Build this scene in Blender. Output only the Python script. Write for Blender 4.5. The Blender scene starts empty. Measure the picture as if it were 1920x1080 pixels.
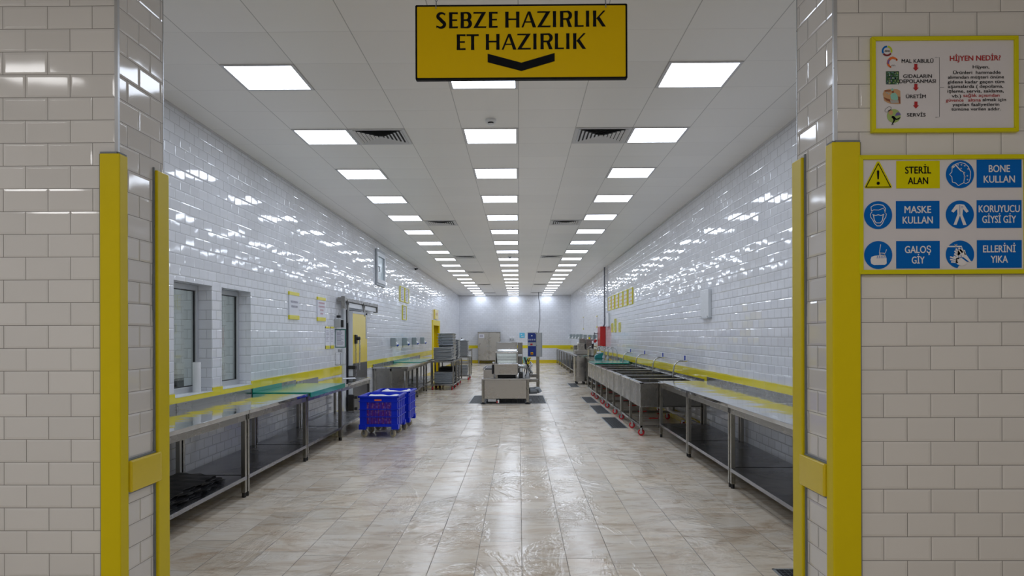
import bpy, math, random
from mathutils import Vector, Matrix
random.seed(7)
C = bpy.context.scene.collection
sc = bpy.context.scene

# ------------------------------------------------------------------ camera, world, exposure
FPX = 1331.0
CAM_H = 1.51
cam_d = bpy.data.cameras.new('camera'); cam = bpy.data.objects.new('camera', cam_d); C.objects.link(cam)
cam_d.sensor_width = 36.0
cam_d.lens = FPX / 1920.0 * 36.0
cam_d.shift_y = (628.7 - 540.0) / 1920.0
cam_d.clip_start = 0.05; cam_d.clip_end = 200
yaw = math.atan(13.4 / FPX)
cam.matrix_world = (Matrix.Translation((0, 0, CAM_H)) @ Matrix.Rotation(yaw, 4, 'Z')
                    @ Matrix.Rotation(math.radians(90), 4, 'X') @ Matrix.Rotation(math.radians(-0.18), 4, 'Z'))
sc.camera = cam
w = bpy.data.worlds.new('world'); sc.world = w; w.use_nodes = True
w.node_tree.nodes['Background'].inputs[0].default_value = (0.6, 0.7, 0.8, 1)
w.node_tree.nodes['Background'].inputs[1].default_value = 0.02
sc.view_settings.view_transform = 'Standard'
sc.view_settings.look = 'None'
sc.view_settings.gamma = 1.0
sc.view_settings.use_curve_mapping = False
sc.view_settings.exposure = 0.0
try:
    sc.cycles.use_denoising = True
    sc.cycles.max_bounces = 10
    sc.cycles.diffuse_bounces = 5
    sc.cycles.glossy_bounces = 5
    sc.cycles.caustics_reflective = True
    sc.cycles.sample_clamp_indirect = 6.0
except Exception:
    pass
HALL_LIGHT = 8.4          # emission of the hall's ceiling panels
FRONT_LIGHT = 12.6        # emission of the unseen panels added in the passage where the photographer stands

# ------------------------------------------------------------------ node helpers
class NT:
    def __init__(s, name):
        s.m = bpy.data.materials.new(name); s.m.use_nodes = True
        s.t = s.m.node_tree
        for n in list(s.t.nodes): s.t.nodes.remove(n)
        s.out = s.t.nodes.new('ShaderNodeOutputMaterial')
    def n(s, typ, **kw):
        x = s.t.nodes.new(typ)
        for k, v in kw.items(): setattr(x, k, v)
        return x
    def put(s, sock, v):
        if isinstance(v, bpy.types.NodeSocket): s.t.links.new(v, sock)
        elif v is not None:
            try: sock.default_value = v
            except Exception: sock.default_value = (*v, 1.0) if len(v) == 3 else v
    def math(s, op, a, b=None, c=None):
        x = s.n('ShaderNodeMath', operation=op)
        s.put(x.inputs[0], a); s.put(x.inputs[1], b)
        if c is not None: s.put(x.inputs[2], c)
        return x.outputs[0]
    def vmath(s, op, a, b=None, scale=None):
        x = s.n('ShaderNodeVectorMath', operation=op)
        s.put(x.inputs[0], a)
        if b is not None: s.put(x.inputs[1], b)
        if scale is not None: s.put(x.inputs[3], scale)
        return x.outputs[0]
    def sep(s, v):
        x = s.n('ShaderNodeSeparateXYZ'); s.put(x.inputs[0], v); return x.outputs
    def comb(s, a, b, c):
        x = s.n('ShaderNodeCombineXYZ'); s.put(x.inputs[0], a); s.put(x.inputs[1], b); s.put(x.inputs[2], c); return x.outputs[0]
    def mixf(s, f, a, b):
        x = s.n('ShaderNodeMix', data_type='FLOAT'); s.put(x.inputs[0], f); s.put(x.inputs[2], a); s.put(x.inputs[3], b); return x.outputs[0]
    def mixc(s, f, a, b):
        x = s.n('ShaderNodeMix', data_type='RGBA'); s.put(x.inputs[0], f)
        s.put(x.inputs[6], a if isinstance(a, bpy.types.NodeSocket) else (*a[:3], 1)); s.put(x.inputs[7], b if isinstance(b, bpy.types.NodeSocket) else (*b[:3], 1)); return x.outputs[2]
    def rng(s, v, a, b, c=0.0, d=1.0):
        x = s.n('ShaderNodeMapRange'); s.put(x.inputs[0], v); s.put(x.inputs[1], a); s.put(x.inputs[2], b); s.put(x.inputs[3], c); s.put(x.inputs[4], d); return x.outputs[0]
    def noise(s, vec, scale, detail=3.0, rough=0.5, dist=0.0):
        x = s.n('ShaderNodeTexNoise'); s.put(x.inputs['Vector'], vec); x.inputs['Scale'].default_value = scale
        x.inputs['Detail'].default_value = detail; x.inputs['Roughness'].default_value = rough; x.inputs['Distortion'].default_value = dist
        return x.outputs
    def white(s, vec):
        x = s.n('ShaderNodeTexWhiteNoise', noise_dimensions='3D'); s.put(x.inputs['Vector'], vec); return x.outputs
    def bsdf(s, color, rough, metal=0.0, normal=None, spec=None, coat=None, emit=None, estr=None, aniso=None):
        p = s.n('ShaderNodeBsdfPrincipled')
        s.put(p.inputs['Base Color'], color if isinstance(color, bpy.types.NodeSocket) else (*color[:3], 1))
        s.put(p.inputs['Roughness'], rough); s.put(p.inputs['Metallic'], metal)
        if normal is not None: s.put(p.inputs['Normal'], normal)
        if spec is not None: s.put(p.inputs['Specular IOR Level'], spec)
        if coat is not None: s.put(p.inputs['Coat Weight'], coat)
        if aniso is not None: s.put(p.inputs['Anisotropic'], aniso)
        s.t.links.new(p.outputs[0], s.out.inputs[0])
        return p
    def bump(s, h, strength, dist=0.01, normal=None):
        x = s.n('ShaderNodeBump'); s.put(x.inputs['Height'], h); x.inputs['Strength'].default_value = strength; x.inputs['Distance'].default_value = dist
        if normal is not None: s.put(x.inputs['Normal'], normal)
        return x.outputs[0]

def plain(name, col, rough=0.45, metal=0.0, noise=0.0, nscale=30, spec=None, bump=0.0):
    m = NT(name); tc = m.n('ShaderNodeTexCoord').outputs['Object']
    nz = m.noise(tc, nscale, 3)[0]
    c = m.mixc(nz, [max(0, x * (1 - noise)) for x in col], [min(1, x * (1 + noise)) for x in col])
    r = m.rng(nz, 0.3, 0.7, rough * 0.9, min(1, rough * 1.1))
    m.bsdf(c, r, metal, normal=m.bump(nz, bump, 0.003) if bump else None, spec=spec)
    return m.m

def tile_mat(name, u0=0.0, v0=0.0231, pu=0.2025, pv=0.1025, col=(0.80, 0.80, 0.80), grout=(0.22, 0.21, 0.20), slope=0.20, bond=0.5, bw=0.011, gw=0.0026, tilt=0.030, wav=0.03, rough=0.07):
    m = NT(name)
    g = m.n('ShaderNodeNewGeometry'); P = m.sep(g.outputs['Position']); Nn = g.outputs['True Normal']; N = m.sep(Nn)
    ax = m.math('GREATER_THAN', m.math('ABSOLUTE', N[0]), 0.5)
    az = m.math('GREATER_THAN', m.math('ABSOLUTE', N[2]), 0.5)
    u = m.mixf(ax, P[0], P[1]); v = m.mixf(az, P[2], P[1])
    vv = m.math('DIVIDE', m.math('SUBTRACT', v, v0), pv)
    k = m.math('FLOOR', vv); fv = m.math('SUBTRACT', vv, k)
    sh = m.math('MULTIPLY', m.math('FLOORED_MODULO', k, 2.0), bond)
    uu = m.math('ADD', m.math('DIVIDE', m.math('SUBTRACT', u, u0), pu), m.math('SUBTRACT', sh, bond))
    i = m.math('FLOOR', uu); fu = m.math('SUBTRACT', uu, i)
    cu = m.math('SUBTRACT', fu, 0.5); cv = m.math('SUBTRACT', fv, 0.5)
    du = m.math('MULTIPLY', m.math('SUBTRACT', 0.5, m.math('ABSOLUTE', cu)), pu)
    dv = m.math('MULTIPLY', m.math('SUBTRACT', 0.5, m.math('ABSOLUTE', cv)), pv)
    dm = m.math('MINIMUM', du, dv)
    gr = m.rng(dm, gw * 0.35, gw * 0.65, 1.0, 0.0)
    tile = m.math('SUBTRACT', 1.0, gr)
    inb = m.rng(dm, bw * 0.86, bw * 1.10, 1.0, 0.0)
    isu = m.math('LESS_THAN', du, dv); isv = m.math('SUBTRACT', 1.0, isu)
    wn = m.white(m.comb(i, k, m.math('MULTIPLY', ax, 3.0)))[1]; R = m.sep(wn)
    nz = m.noise(m.comb(u, v, R[2]), 6.0, 1.0)[1]; W = m.sep(nz)
    def comp(c, isx, r, wv):
        a = m.math('MULTIPLY', m.math('MULTIPLY', m.math('SIGN', c), slope), m.math('MULTIPLY', inb, isx))
        b = m.math('MULTIPLY', m.math('SUBTRACT', r, 0.5), tilt)
        d = m.math('MULTIPLY', m.math('SUBTRACT', wv, 0.5), wav)
        return m.math('MULTIPLY', m.math('ADD', m.math('ADD', a, b), d), tile)
    au = comp(cu, isu, R[0], W[0]); av = comp(cv, isv, R[1], W[1])
    naz = m.math('SUBTRACT', 1.0, az); nax = m.math('SUBTRACT', 1.0, ax)
    off = m.comb(m.math('MULTIPLY', au, nax), m.math('ADD', m.math('MULTIPLY', au, ax), m.math('MULTIPLY', av, az)), m.math('MULTIPLY', av, naz))
    nn = m.vmath('NORMALIZE', m.vmath('ADD', Nn, off))
    var = m.rng(R[2], 0, 1, 0.96, 1.03)
    c = m.vmath('SCALE', m.comb(*col), scale=var)
    c = m.mixc(gr, c, grout)
    m.bsdf(c, m.mixf(gr, rough, 0.7), 0.0, normal=nn)
    return m.m

M = {}
M['tile_front_l'] = tile_mat('white_metro_tile_left', u0=0.0104, col=(0.80, 0.80, 0.80), tilt=0.022, wav=0.018)
M['tile_front_r'] = tile_mat('white_metro_tile_right', u0=0.1488, col=(0.78, 0.765, 0.745), tilt=0.022, wav=0.018)
M['tile_reveal'] = tile_mat('white_metro_tile_reveal', u0=3.25, col=(0.80, 0.79, 0.79))
M['tile_hall'] = tile_mat('white_metro_tile_hall', u0=0.02, v0=0.045, col=(0.79, 0.81, 0.86), tilt=0.022, wav=0.026, rough=0.055, grout=(0.25, 0.25, 0.26))
M['tile_yellow'] = tile_mat('yellow_wall_tile', u0=0.0, pu=0.405, v0=0.81 - 1.55, pv=0.155, col=(0.82, 0.69, 0.02), grout=(0.55, 0.46, 0.06), slope=0.12, bond=0.0, rough=0.1, bw=0.008)
M['tile_yellow_base'] = tile_mat('yellow_base_tile', u0=0.0, v0=0.0, pv=0.18, col=(0.78, 0.60, 0.02), grout=(0.5, 0.42, 0.05), slope=0.12, bond=0.0, rough=0.12, bw=0.008)
M['yellow_guard'] = plain('yellow_painted_guard', (0.77, 0.62, 0.001), 0.36, noise=0.03, nscale=12, spec=0.25)
M['yellow_plaque'] = plain('yellow_plaque_glaze', (0.80, 0.62, 0.01), 0.2, noise=0.02)
M['yellow_frame'] = plain('yellow_frame', (0.72, 0.67, 0.001), 0.4, spec=0.25)
M['yellow_sign'] = plain('yellow_sign_face', (0.84, 0.575, 0.0), 0.5, spec=0.12)
M['yellow_panel'] = plain('yellow_print', (0.76, 0.70, 0.0), 0.45, spec=0.12)
M['yellow_door'] = plain('yellow_door_skin', (0.86, 0.68, 0.12), 0.12)
M['yellow_strip'] = plain('yellow_strip', (0.78, 0.70, 0.05), 0.3)
M['black'] = plain('black_print', (0.004, 0.005, 0.008), 0.5, spec=0.10)
M['rubber'] = plain('black_rubber', (0.012, 0.012, 0.013), 0.5)
M['red'] = plain('red_print', (0.45, 0.015, 0.02), 0.5)
M['red_metal'] = plain('red_enamel', (0.50, 0.015, 0.015), 0.25)
M['red_rubber'] = plain('red_wheel', (0.55, 0.01, 0.02), 0.4)
M['white_board'] = plain('white_board', (0.76, 0.74, 0.77), 0.4, spec=0.3)
M['white_print'] = plain('white_print', (0.84, 0.82, 0.84), 0.5, spec=0.2)
M['white_plastic'] = plain('white_plastic', (0.80, 0.81, 0.82), 0.3)
M['white_metal'] = plain('white_metal', (0.72, 0.75, 0.78), 0.25)
M['paper'] = plain('paper', (0.75, 0.76, 0.82), 0.6)
M['cloth_white'] = plain('white_cloth', (0.85, 0.85, 0.88), 0.8, noise=0.1, nscale=60, bump=0.3)
M['ink'] = plain('faded_ink', (0.22, 0.20, 0.28), 0.6)
M['ink_red'] = plain('faded_red_ink', (0.62, 0.25, 0.30), 0.6)
M['blue_print'] = plain('blue_print', (0.0, 0.14, 0.55), 0.45, spec=0.12)
M['blue_plastic'] = plain('blue_crate_plastic', (0.0, 0.022, 0.56), 0.34, spec=0.3)
M['navy'] = plain('navy_panel', (0.012, 0.035, 0.22), 0.3)
M['sky_blue'] = plain('light_blue_sign', (0.12, 0.55, 0.80), 0.3)
M['lever_blue'] = plain('blue_lever', (0.01, 0.05, 0.45), 0.3)
M['green_board'] = plain('green_cutting_board', (0.004, 0.27, 0.19), 0.14)
M['green_frame'] = plain('green_frame', (0.01, 0.12, 0.09), 0.3)
M['teal_plastic'] = plain('teal_plastic', (0.0, 0.17, 0.17), 0.35)
M['orange'] = plain('orange_print', (0.80, 0.16, 0.02), 0.5)
M['brown'] = plain('brown_print', (0.28, 0.08, 0.03), 0.5)
M['mint'] = plain('mint_print', (0.28, 0.62, 0.52), 0.5)
M['skin_print'] = plain('tan_print', (0.62, 0.36, 0.18), 0.5)
M['lime'] = plain('lime_print', (0.38, 0.52, 0.16), 0.5)
M['lime_bright'] = plain('lime_ring_print', (0.55, 0.66, 0.01), 0.5)
M['violet'] = plain('violet_print', (0.16, 0.12, 0.40), 0.5)
M['darkgreen'] = plain('dark_green_print', (0.02, 0.09, 0.03), 0.5)
M['darkred'] = plain('dark_red_print', (0.20, 0.005, 0.01), 0.5)
M['silicone'] = plain('grey_silicone', (0.20, 0.23, 0.26), 0.5, noise=0.2, nscale=40)
M['bead'] = plain('aluminium_bead', (0.50, 0.52, 0.55), 0.3, 0.6)
M['alu'] = plain('aluminium_frame', (0.55, 0.57, 0.60), 0.35, 0.5)
M['alu_dark'] = plain('grey_frame', (0.34, 0.37, 0.40), 0.4, 0.3)
M['gasket_and_gap'] = plain('black_gasket_and_gap', (0.01, 0.011, 0.014), 0.4)
M['cream_wheel'] = plain('cream_wheel', (0.62, 0.55, 0.36), 0.5)
M['chrome'] = plain('chrome', (0.72, 0.73, 0.75), 0.14, 1.0)
M['pipe'] = plain('steel_pipe', (0.45, 0.46, 0.48), 0.28, 0.9)
M['conduit'] = plain('grey_conduit', (0.16, 0.17, 0.20), 0.5, 0.2)
M['socket_grey'] = plain('grey_socket_box', (0.30, 0.35, 0.36), 0.35)
M['drain'] = plain('drain_steel', (0.13, 0.14, 0.15), 0.4, 0.7)
M['drain_dark'] = plain('drain_pit', (0.015, 0.015, 0.017), 0.6)
M['plastic_dark'] = plain('black_plastic', (0.012, 0.012, 0.014), 0.4)
M['curtain'] = plain('pale_net_curtain', (0.82, 0.86, 0.80), 0.6, noise=0.12, nscale=25)
M['cabinet_grey'] = plain('light_grey_enclosure', (0.42, 0.43, 0.43), 0.4)
M['kick'] = plain('dark_kick_panel', (0.10, 0.10, 0.105), 0.35, 0.4, noise=0.1)
M['vent_white'] = plain('white_vent', (0.60, 0.60, 0.60), 0.4)
M['trim_white'] = plain('white_edge_trim', (0.62, 0.62, 0.63), 0.4)

def steel(name, col, rough, wave=0.004, brush=0.09, axis='Y', streak=0.035, metal=1.0):
    m = NT(name); tc = m.n('ShaderNodeTexCoord').outputs['Object']
    s = {'X': (5, 600, 600), 'Y': (600, 5, 600), 'Z': (600, 600, 5)}[axis]
    v = m.vmath('MULTIPLY', tc, s)
    nz = m.noise(v, 1.0, 2)[0]
    big = m.noise(tc, 2.2, 4, 0.6)[0]
    c = m.mixc(m.math('ADD', m.math('MULTIPLY', nz, 0.5), m.math('MULTIPLY', big, 0.5)), [x * (1 - streak) for x in col], [min(1, x * (1 + streak)) for x in col])
    r = m.math('ADD', m.rng(big, 0.3, 0.7, rough * 0.8, rough * 1.25), m.rng(nz, 0.2, 0.8, -0.03, 0.03))
    nb = m.bump(m.noise(tc, 2.6, 2)[0], 1.0, wave)
    n2 = m.bump(nz, brush, 0.0004, nb)
    m.bsdf(c, r, metal, normal=n2, spec=0.5)
    return m.m
M['steel_top'] = steel('polished_steel_worktop', (0.58, 0.59, 0.60), 0.07, wave=0.006, brush=0.03, axis='Y')
M['steel'] = steel('brushed_steel', (0.31, 0.305, 0.29), 0.27, axis='Y')
M['steel_v'] = steel('brushed_steel_panel', (0.30, 0.29, 0.27), 0.27, wave=0.002, brush=0.04, axis='Z')
M['steel_leg'] = steel('steel_leg', (0.34, 0.33, 0.30), 0.28, axis='Z')
M['steel_shelf'] = steel('steel_shelf', (0.30, 0.30, 0.32), 0.24, wave=0.006, axis='Y')
M['steel_machine'] = steel('machine_steel', (0.49, 0.47, 0.44), 0.29, wave=0.0015, brush=0.04, axis='X')
M['tray_metal'] = steel('tray_aluminium', (0.37, 0.39, 0.41), 0.30, axis='X')
M['tray_dark'] = steel('tray_dark_steel', (0.22, 0.22, 0.22), 0.35, axis='Y')

def floor_mat():
    m = NT('beige_marble_floor'); P = m.n('ShaderNodeNewGeometry').outputs['Position']; p = m.sep(P)
    ux = m.math('DIVIDE', m.math('SUBTRACT', p[0], 0.0135), 0.302)
    i = m.math('FLOOR', ux); fu = m.math('SUBTRACT', ux, i)
    r = m.sep(m.white(m.comb(i, 5.0, 1.0))[1])
    L = m.rng(r[0], 0, 1, 0.46, 0.60)
    vy = m.math('ADD', m.math('DIVIDE', p[1], L), m.math('MULTIPLY', r[1], 9.0))
    # vary the lengths inside a strip: bend the coordinate
    vy = m.math('ADD', vy, m.math('MULTIPLY', m.math('SINE', m.math('MULTIPLY', vy, 1.7)), 0.22))
    j = m.math('FLOOR', vy); fv = m.math('SUBTRACT', vy, j)
    cell = m.white(m.comb(i, j, 2.0))[1]; c3 = m.sep(cell)
    du = m.math('MULTIPLY', m.math('SUBTRACT', 0.5, m.math('ABSOLUTE', m.math('SUBTRACT', fu, 0.5))), 0.302)
    dv = m.math('MULTIPLY', m.math('SUBTRACT', 0.5, m.math('ABSOLUTE', m.math('SUBTRACT', fv, 0.5))), 0.52)
    ju = m.rng(du, 0.0020, 0.0036, 1.0, 0.0); jv = m.rng(dv, 0.0018, 0.0036, 0.75, 0.0)
    joint = m.math('MAXIMUM', ju, jv)
    pc = m.vmath('ADD', P, m.vmath('SCALE', cell, scale=7.0))
    pcs = m.vmath('MULTIPLY', pc, (1.0, 1.9, 1.0))
    base = m.noise(pcs, 2.4, 6, 0.62, 0.9)[0]
    vein = m.noise(pcs, 3.0, 5, 0.62, 2.2)[0]
    vein = m.rng(m.math('ABSOLUTE', m.math('SUBTRACT', vein, 0.5)), 0.0, 0.022, 1.0, 0.0)
    vein = m.math('MULTIPLY', vein, m.rng(m.noise(P, 1.3, 2)[0], 0.50, 0.70, 0.0, 0.6))
    ramp = m.n('ShaderNodeValToRGB'); m.put(ramp.inputs[0], base)
    e = ramp.color_ramp.elements
    e[0].position = 0.30; e[0].color = (0.66, 0.52, 0.38, 1)
    e[1].position = 0.74; e[1].color = (0.86, 0.80, 0.715, 1)
    x = e.new(0.5); x.color = (0.81, 0.715, 0.585, 1)
    grey = m.mixc(c3[0], ramp.outputs[0], (0.80, 0.755, 0.69))
    grey = m.mixc(m.rng(c3[1], 0, 1, 0.0, 0.5), ramp.outputs[0], grey)
    tint = m.vmath('SCALE', grey, scale=m.rng(c3[2], 0, 1, 0.89, 1.08))
    tint = m.mixc(vein, tint, (0.36, 0.20, 0.09))
    tint = m.mixc(m.math('MULTIPLY', joint, m.rng(m.noise(P, 6.0, 2)[0], 0.35, 0.65, 0.45, 0.95)), tint, (0.13, 0.12, 0.11))
    # further in, the floor is wetter and greyer
    ps = m.vmath('MULTIPLY', P, (1.0, 0.6, 1.0))
    stain = m.rng(m.noise(m.vmath('MULTIPLY', P, (0.9, 2.6, 1)), 1.9, 6, 0.68, 1.3)[0], 0.52, 0.64, 0.0, 0.55)
    tint = m.mixc(stain, tint, (0.40, 0.28, 0.17))
    wet = m.rng(m.noise(ps, 1.6, 5, 0.65, 0.8)[0], 0.50, 0.60)
    rough = m.mixf(wet, 0.21, 0.035)
    rough = m.math('ADD', rough, m.math('MULTIPLY', joint, 0.4))
    h = m.noise(m.vmath('MULTIPLY', P, (1.0, 1.6, 1.0)), 12.0, 4, 0.6, 1.2)[0]
    h = m.math('MULTIPLY', h, m.mixf(wet, 0.06, 1.0))
    h2 = m.noise(P, 2.2, 2)[0]
    n = m.bump(h, 0.6, 0.009)
    n = m.bump(h2, 0.35, 0.012, n)
    n = m.bump(m.math('SUBTRACT', 1.0, joint), 0.4, 0.002, n)
    m.bsdf(tint, rough, 0.0, normal=n)
    return m.m
M['floor'] = floor_mat()

def ceiling_mat():
    m = NT('white_metal_ceiling_panels'); g = m.n('ShaderNodeNewGeometry'); p = m.sep(g.outputs['Position'])
    a = m.math('DIVIDE', p[0], 0.6); b = m.math('DIVIDE', m.math('SUBTRACT', p[1], 6.26), 0.5963)
    i = m.math('FLOOR', a); j = m.math('FLOOR', b)
    fa = m.math('SUBTRACT', m.math('SUBTRACT', a, i), 0.5); fb = m.math('SUBTRACT', m.math('SUBTRACT', b, j), 0.5)
    da = m.math('MULTIPLY', m.math('SUBTRACT', 0.5, m.math('ABSOLUTE', fa)), 0.6)
    db = m.math('MULTIPLY', m.math('SUBTRACT', 0.5, m.math('ABSOLUTE', fb)), 0.5963)
    la = m.rng(da, 0.002, 0.005, 0.75, 0.0); lb = m.rng(db, 0.001, 0.0035, 0.35, 0.0)
    ln = m.math('MAXIMUM', la, lb)
    R = m.sep(m.white(m.comb(i, j, 0.0))[1])
    c = m.vmath('SCALE', m.comb(0.86, 0.845, 0.81), scale=m.rng(R[0], 0, 1, 0.975, 1.02))
    c = m.mixc(ln, c, (0.34, 0.33, 0.31))
    # each pan bulges and sits a hair out of level
    pw = m.math('POWER', m.math('MULTIPLY', m.math('ABSOLUTE', fb), 2.0), 5.0)
    ay = m.math('MULTIPLY', m.math('MULTIPLY', m.math('SIGN', fb), pw), 0.07)
    ax = m.math('MULTIPLY', m.math('SUBTRACT', R[1], 0.5), 0.012)
    ay = m.math('ADD', ay, m.math('MULTIPLY', m.math('SUBTRACT', R[2], 0.5), 0.02))
    nn = m.vmath('NORMALIZE', m.vmath('ADD', g.outputs['True Normal'], m.comb(ax, ay, 0.0)))
    m.bsdf(c, 0.36, 0.0, normal=nn)
    return m.m
M['ceiling'] = ceiling_mat()
M['ceiling_plain'] = plain('plaster_ceiling', (0.7, 0.69, 0.68), 0.6)

def emis(name, col, s):
    m = NT(name); e = m.n('ShaderNodeEmission'); e.inputs[0].default_value = (*col, 1); e.inputs[1].default_value = s
    m.t.links.new(e.outputs[0], m.out.inputs[0]); return m.m
M['panel_light'] = emis('cool_white_panel', (0.87, 0.955, 1.10), HALL_LIGHT)
M['front_light'] = emis('neutral_unseen_panel', (0.985, 0.97, 0.965), FRONT_LIGHT)
M['side_fill_light'] = emis('added_side_room_panel', (0.92, 0.97, 0.98), 15.0)

def glass():
    m = NT('window_glass')
    gl = m.n('ShaderNodeBsdfGlossy'); gl.inputs['Roughness'].default_value = 0.01; gl.inputs['Color'].default_value = (0.9, 0.95, 0.93, 1)
    tr = m.n('ShaderNodeBsdfTransparent'); tr.inputs[0].default_value = (0.92, 0.95, 0.94, 1)
    lw = m.n('ShaderNodeLayerWeight'); lw.inputs[0].default_value = 0.5
    fr = m.math('ADD', 0.04, m.math('MULTIPLY', 0.96, m.math('POWER', lw.outputs['Facing'], 5.0)))
    mx = m.n('ShaderNodeMixShader'); m.put(mx.inputs[0], fr); m.t.links.new(tr.outputs[0], mx.inputs[1]); m.t.links.new(gl.outputs[0], mx.inputs[2])
    m.t.links.new(mx.outputs[0], m.out.inputs[0]); return m.m
M['glass'] = glass()
M['frosted'] = plain('frosted_pane', (0.50, 0.60, 0.64), 0.2)

def net_mat():
    m = NT('orange_net_contents'); tc = m.n('ShaderNodeTexCoord').outputs['Object']
    v = m.n('ShaderNodeTexVoronoi'); m.put(v.inputs['Vector'], tc); v.inputs['Scale'].default_value = 26
    f = m.rng(v.outputs['Distance'], 0.2, 0.55)
    c = m.mixc(f, (1.0, 0.42, 0.26), (0.5, 0.05, 0.04))
    m.bsdf(c, 0.5, normal=m.bump(v.outputs['Distance'], 0.6, 0.01)); return m.m
M['net'] = net_mat()

def black_sheet_mat():
    m = NT('black_plastic_sheet'); tc = m.n('ShaderNodeTexCoord').outputs['Object']
    h = m.noise(m.vmath('MULTIPLY', tc, (2.0, 6.0, 4.0)), 3.0, 4, 0.6, 0.8)[0]
    m.bsdf((0.008, 0.008, 0.010), 0.38, normal=m.bump(h, 0.7, 0.012)); return m.m
M['sheet'] = black_sheet_mat()

# ------------------------------------------------------------------ mesh helpers
class MB:
    def __init__(s): s.v = []; s.f = []
    def add(s, vs, fs):
        b = len(s.v); s.v += [tuple(v) for v in vs]; s.f += [tuple(b + i for i in f) for f in fs]; return s
    def box(s, x0, x1, y0, y1, z0, z1, mat=None):
        vs = [Vector((x, y, z)) for x in (x0, x1) for y in (y0, y1) for z in (z0, z1)]
        if mat is not None: vs = [mat @ v for v in vs]
        return s.add(vs, [(0, 1, 3, 2), (4, 6, 7, 5), (0, 4, 5, 1), (2, 3, 7, 6), (0, 2, 6, 4), (1, 5, 7, 3)])
    def tube(s, pts, r, n=10, cap=True):
        pts = [Vector(p) for p in pts]; rs = r if isinstance(r, (list, tuple)) else [r] * len(pts)
        rings = []; prev = None
        for k, p in enumerate(pts):
            d = (pts[min(k + 1, len(pts) - 1)] - pts[max(k - 1, 0)]).normalized()
            if prev is None:
                a = d.orthogonal().normalized()
            else:
                a = (prev - d * prev.dot(d))
                a = a.normalized() if a.length > 1e-6 else d.orthogonal().normalized()
            prev = a; b = d.cross(a)
            rings.append([p + (a * math.cos(2 * math.pi * i / n) + b * math.sin(2 * math.pi * i / n)) * rs[k] for i in range(n)])
        vs = [v for rr in rings for v in rr]; fs = []
        for k in range(len(pts) - 1):
            for i in range(n):
                j = (i + 1) % n; fs.append((k * n + i, k * n + j, (k + 1) * n + j, (k + 1) * n + i))
        if cap: fs += [tuple(reversed(range(n))), tuple((len(pts) - 1) * n + i for i in range(n))]
        return s.add(vs, fs)
    def lathe(s, prof, c=(0, 0, 0), n=20, axis='Z'):
        vs = []; fs = []; c = Vector(c)
        for (r, z) in prof:
            for i in range(n):
                a = 2 * math.pi * i / n; x, y = r * math.cos(a), r * math.sin(a)
                p = {'Z': (x, y, z), 'X': (z, x, y), 'Y': (x, z, y)}[axis]
                vs.append(c + Vector(p))
        for k in range(len(prof) - 1):
            for i in range(n):
                j = (i + 1) % n; fs.append((k * n + i, k * n + j, (k + 1) * n + j, (k + 1) * n + i))
        fs += [tuple(range(n)), tuple((len(prof) - 1) * n + i for i in range(n))]
        return s.add(vs, fs)
    def prism(s, poly, mp, d0, d1):
        """poly: 2D points; mp(u, v, d) -> xyz"""
        n = len(poly); vs = [mp(u, v, d0) for u, v in poly] + [mp(u, v, d1) for u, v in poly]
        fs = [tuple(range(n)), tuple(n + i for i in reversed(range(n)))] + [(i, (i + 1) % n, n + (i + 1) % n, n + i) for i in range(n)]
        return s.add(vs, fs)
    def flat(s, poly, mp, d):
        return s.add([mp(u, v, d) for u, v in poly], [tuple(range(len(poly)))])
    def stroke(s, pts, w_, mp, d, closed=False):
        n = len(pts); P = [Vector(p) for p in pts]; ws = w_ if isinstance(w_, (list, tuple)) else [w_] * n
        L = []; R = []
        for k in range(n):
            if closed: a, b = P[k - 1], P[(k + 1) % n]
            else: a, b = P[max(k - 1, 0)], P[min(k + 1, n - 1)]
            t = b - a
            if t.length < 1e-9: t = Vector((1, 0))
            t.normalize(); nn = Vector((-t.y, t.x)) * ws[k] / 2
            L.append(P[k] + nn); R.append(P[k] - nn)
        vs = [mp(q.x, q.y, d) for q in L] + [mp(q.x, q.y, d) for q in R]
        m = n if closed else n - 1
        return s.add(vs, [(k, (k + 1) % n, n + (k + 1) % n, n + k) for k in range(m)])
    def disc(s, c, r, mp, d, n=40, ry=None):
        ry = ry or r
        return s.flat([(c[0] + r * math.cos(2 * math.pi * i / n), c[1] + ry * math.sin(2 * math.pi * i / n)) for i in range(n)], mp, d)
    def build(s, name, mat, parent=None, smooth=False, bevel=0.0, seg=2):
        me = bpy.data.meshes.new(name); me.from_pydata(s.v, [], s.f); me.validate()
        import bmesh
        bm = bmesh.new(); bm.from_mesh(me)
        bmesh.ops.recalc_face_normals(bm, faces=bm.faces); bm.to_mesh(me); bm.free()
        me.materials.append(M[mat] if isinstance(mat, str) else mat)
        if smooth:
            for p in me.polygons: p.use_smooth = True
        o = bpy.data.objects.new(name, me); C.objects.link(o)
        if parent: o.parent = parent
        if bevel:
            b = o.modifiers.new('bevel', 'BEVEL'); b.width = bevel; b.segments = seg; b.limit_method = 'ANGLE'
            b.angle_limit = math.radians(40)
        if smooth:
            try:
                e = o.modifiers.new('split', 'EDGE_SPLIT'); e.split_angle = math.radians(40)
            except Exception: pass
        return o

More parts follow.
